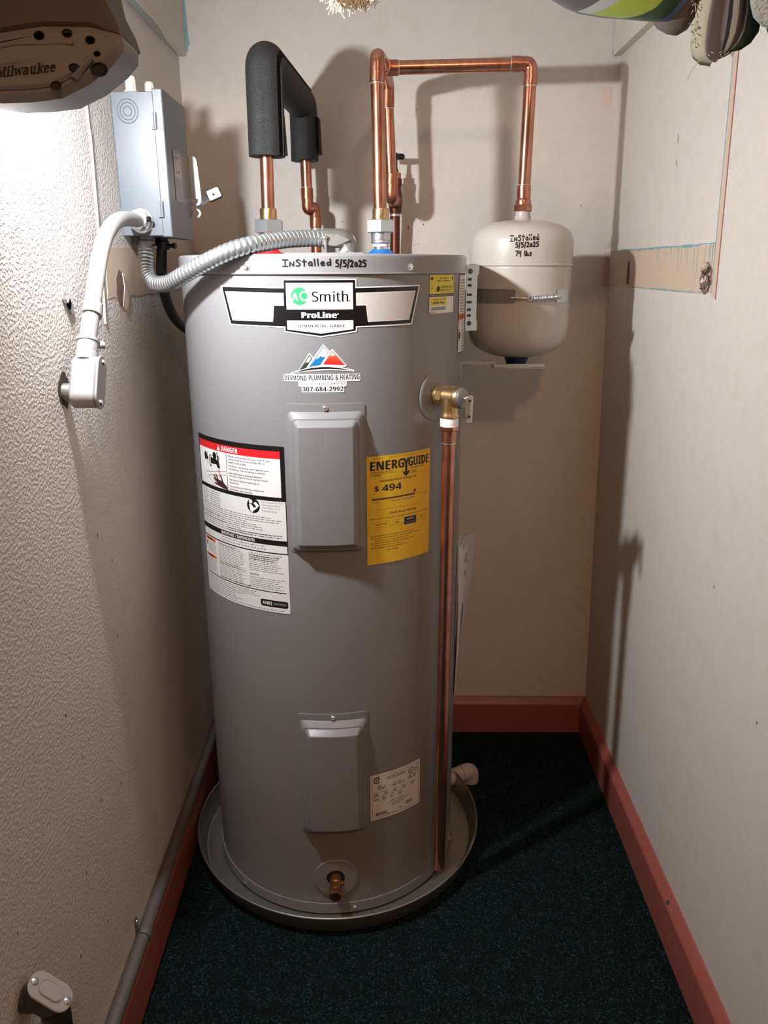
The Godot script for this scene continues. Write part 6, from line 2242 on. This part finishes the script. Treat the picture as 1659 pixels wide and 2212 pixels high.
	for k in 60:
		var p := Vector3(rng.randf_range(0.486, 0.492), rng.randf_range(1.50, 1.58), 0.428 + rng.randf_range(-0.004, 0.006))
		if k > 40:
			p = Vector3(rng.randf_range(0.492, 0.545), 1.4965 + rng.randf_range(0.0, 0.003), 0.430 + rng.randf_range(-0.006, 0.008))
		g.tube(pts([p, p + Vector3(rng.randf_range(-0.006, 0.003), rng.randf_range(-0.006, 0.002), rng.randf_range(0.0, 0.006))]), 0.0005, 5)
	part(blanket, "frayed_edge", g, M.cream_fringe).set_meta("kind", "stuff")

	var knit := thing("knit_throw", "pale knitted throw at the far top right edge", "blanket", Vector3(0.575, 1.55, 0.455))
	rows = []
	for q in [[0.575, 1.64, 0.030], [0.572, 1.60, 0.032], [0.571, 1.56, 0.034], [0.570, 1.54, 0.033], [0.569, 1.525, 0.026], [0.567, 1.516, 0.014], [0.566, 1.5135, 0.004]]:
		var row := PackedVector3Array()
		for k in 32:
			var a := TAU * k / 32
			var w := 1.0 + 0.05 * sin(a * 7.0)
			row.append(Vector3(q[0] + cos(a) * q[2] * w, q[1] - 0.004 * cos(a), 0.470 + sin(a) * q[2] * 0.5 * w))
		rows.append(row)
	rows.reverse()
	g = Geo.new()
	g.grid(rows, true)
	part(knit, "throw_fold", g, M.knit, 80.0)
	rows = []
	for q in [[0.598, 1.62, 0.026], [0.597, 1.55, 0.028], [0.596, 1.515, 0.026], [0.595, 1.502, 0.018], [0.594, 1.497, 0.005]]:
		var row := PackedVector3Array()
		for k in 24:
			var a := TAU * k / 24
			row.append(Vector3(q[0] + cos(a) * q[2], q[1] - 0.006 * cos(a), 0.450 + sin(a) * q[2] * 0.5))
		rows.append(row)
	rows.reverse()
	g = Geo.new()
	g.grid(rows, true)
	part(knit, "dark_lining", g, M.navy_cloth, 80.0)

	# ---- white shaggy mat whose fringe shows at the top centre
	var mat_ := thing("shaggy_mat", "white shaggy mat with a frayed fringe hanging at top centre", "mat", Vector3(0.075, 1.57, 0.42))
	rows = []
	for i in 9:
		var f := i / 8.0
		var row := PackedVector3Array()
		for k in 30:
			var u := k / 29.0
			var sag := 1.5555 + 0.030 * pow(absf(u - 0.42) * 2.0, 1.6)
			row.append(Vector3(lerpf(0.0, 0.150, u), lerpf(sag, 1.80, f), 0.418 + 0.010 * sin(u * 9.0) + 0.012 * f))
		rows.append(row)
	var back_rows := []
	for rw in rows:
		var row := PackedVector3Array()
		for p in rw:
			row.append(p - Vector3(0, 0, 0.006))
		back_rows.append(row)
	g = Geo.new()
	g.grid(rows)
	g.grid(back_rows, false, true, true)
	part(mat_, "backing", g, M.paper_white, 80.0)
	g = Geo.new()
	for k in 420:
		var u := rng.randf()
		var sag := 1.5555 + 0.030 * pow(absf(u - 0.42) * 2.0, 1.6)
		var p := Vector3(lerpf(-0.002, 0.152, u), sag + rng.randf_range(-0.001, 0.006), 0.416 + 0.010 * sin(u * 9.0) + rng.randf_range(-0.004, 0.007))
		var l := rng.randf_range(0.004, 0.012) * (1.7 if absf(u - 0.36) < 0.06 else 1.0)
		var d := Vector3(rng.randf_range(-0.8, 0.8), -1.0, rng.randf_range(-0.3, 0.9)).normalized()
		var d2 := (d + Vector3(rng.randf_range(-0.9, 0.9), rng.randf_range(-0.3, 0.5), 0)).normalized()
		g.tube(pts([p, p + d * l * 0.55, p + d * l * 0.55 + d2 * l * 0.45]), 0.0008, 5)
	part(mat_, "fringe", g, M.white_fringe).set_meta("kind", "stuff")
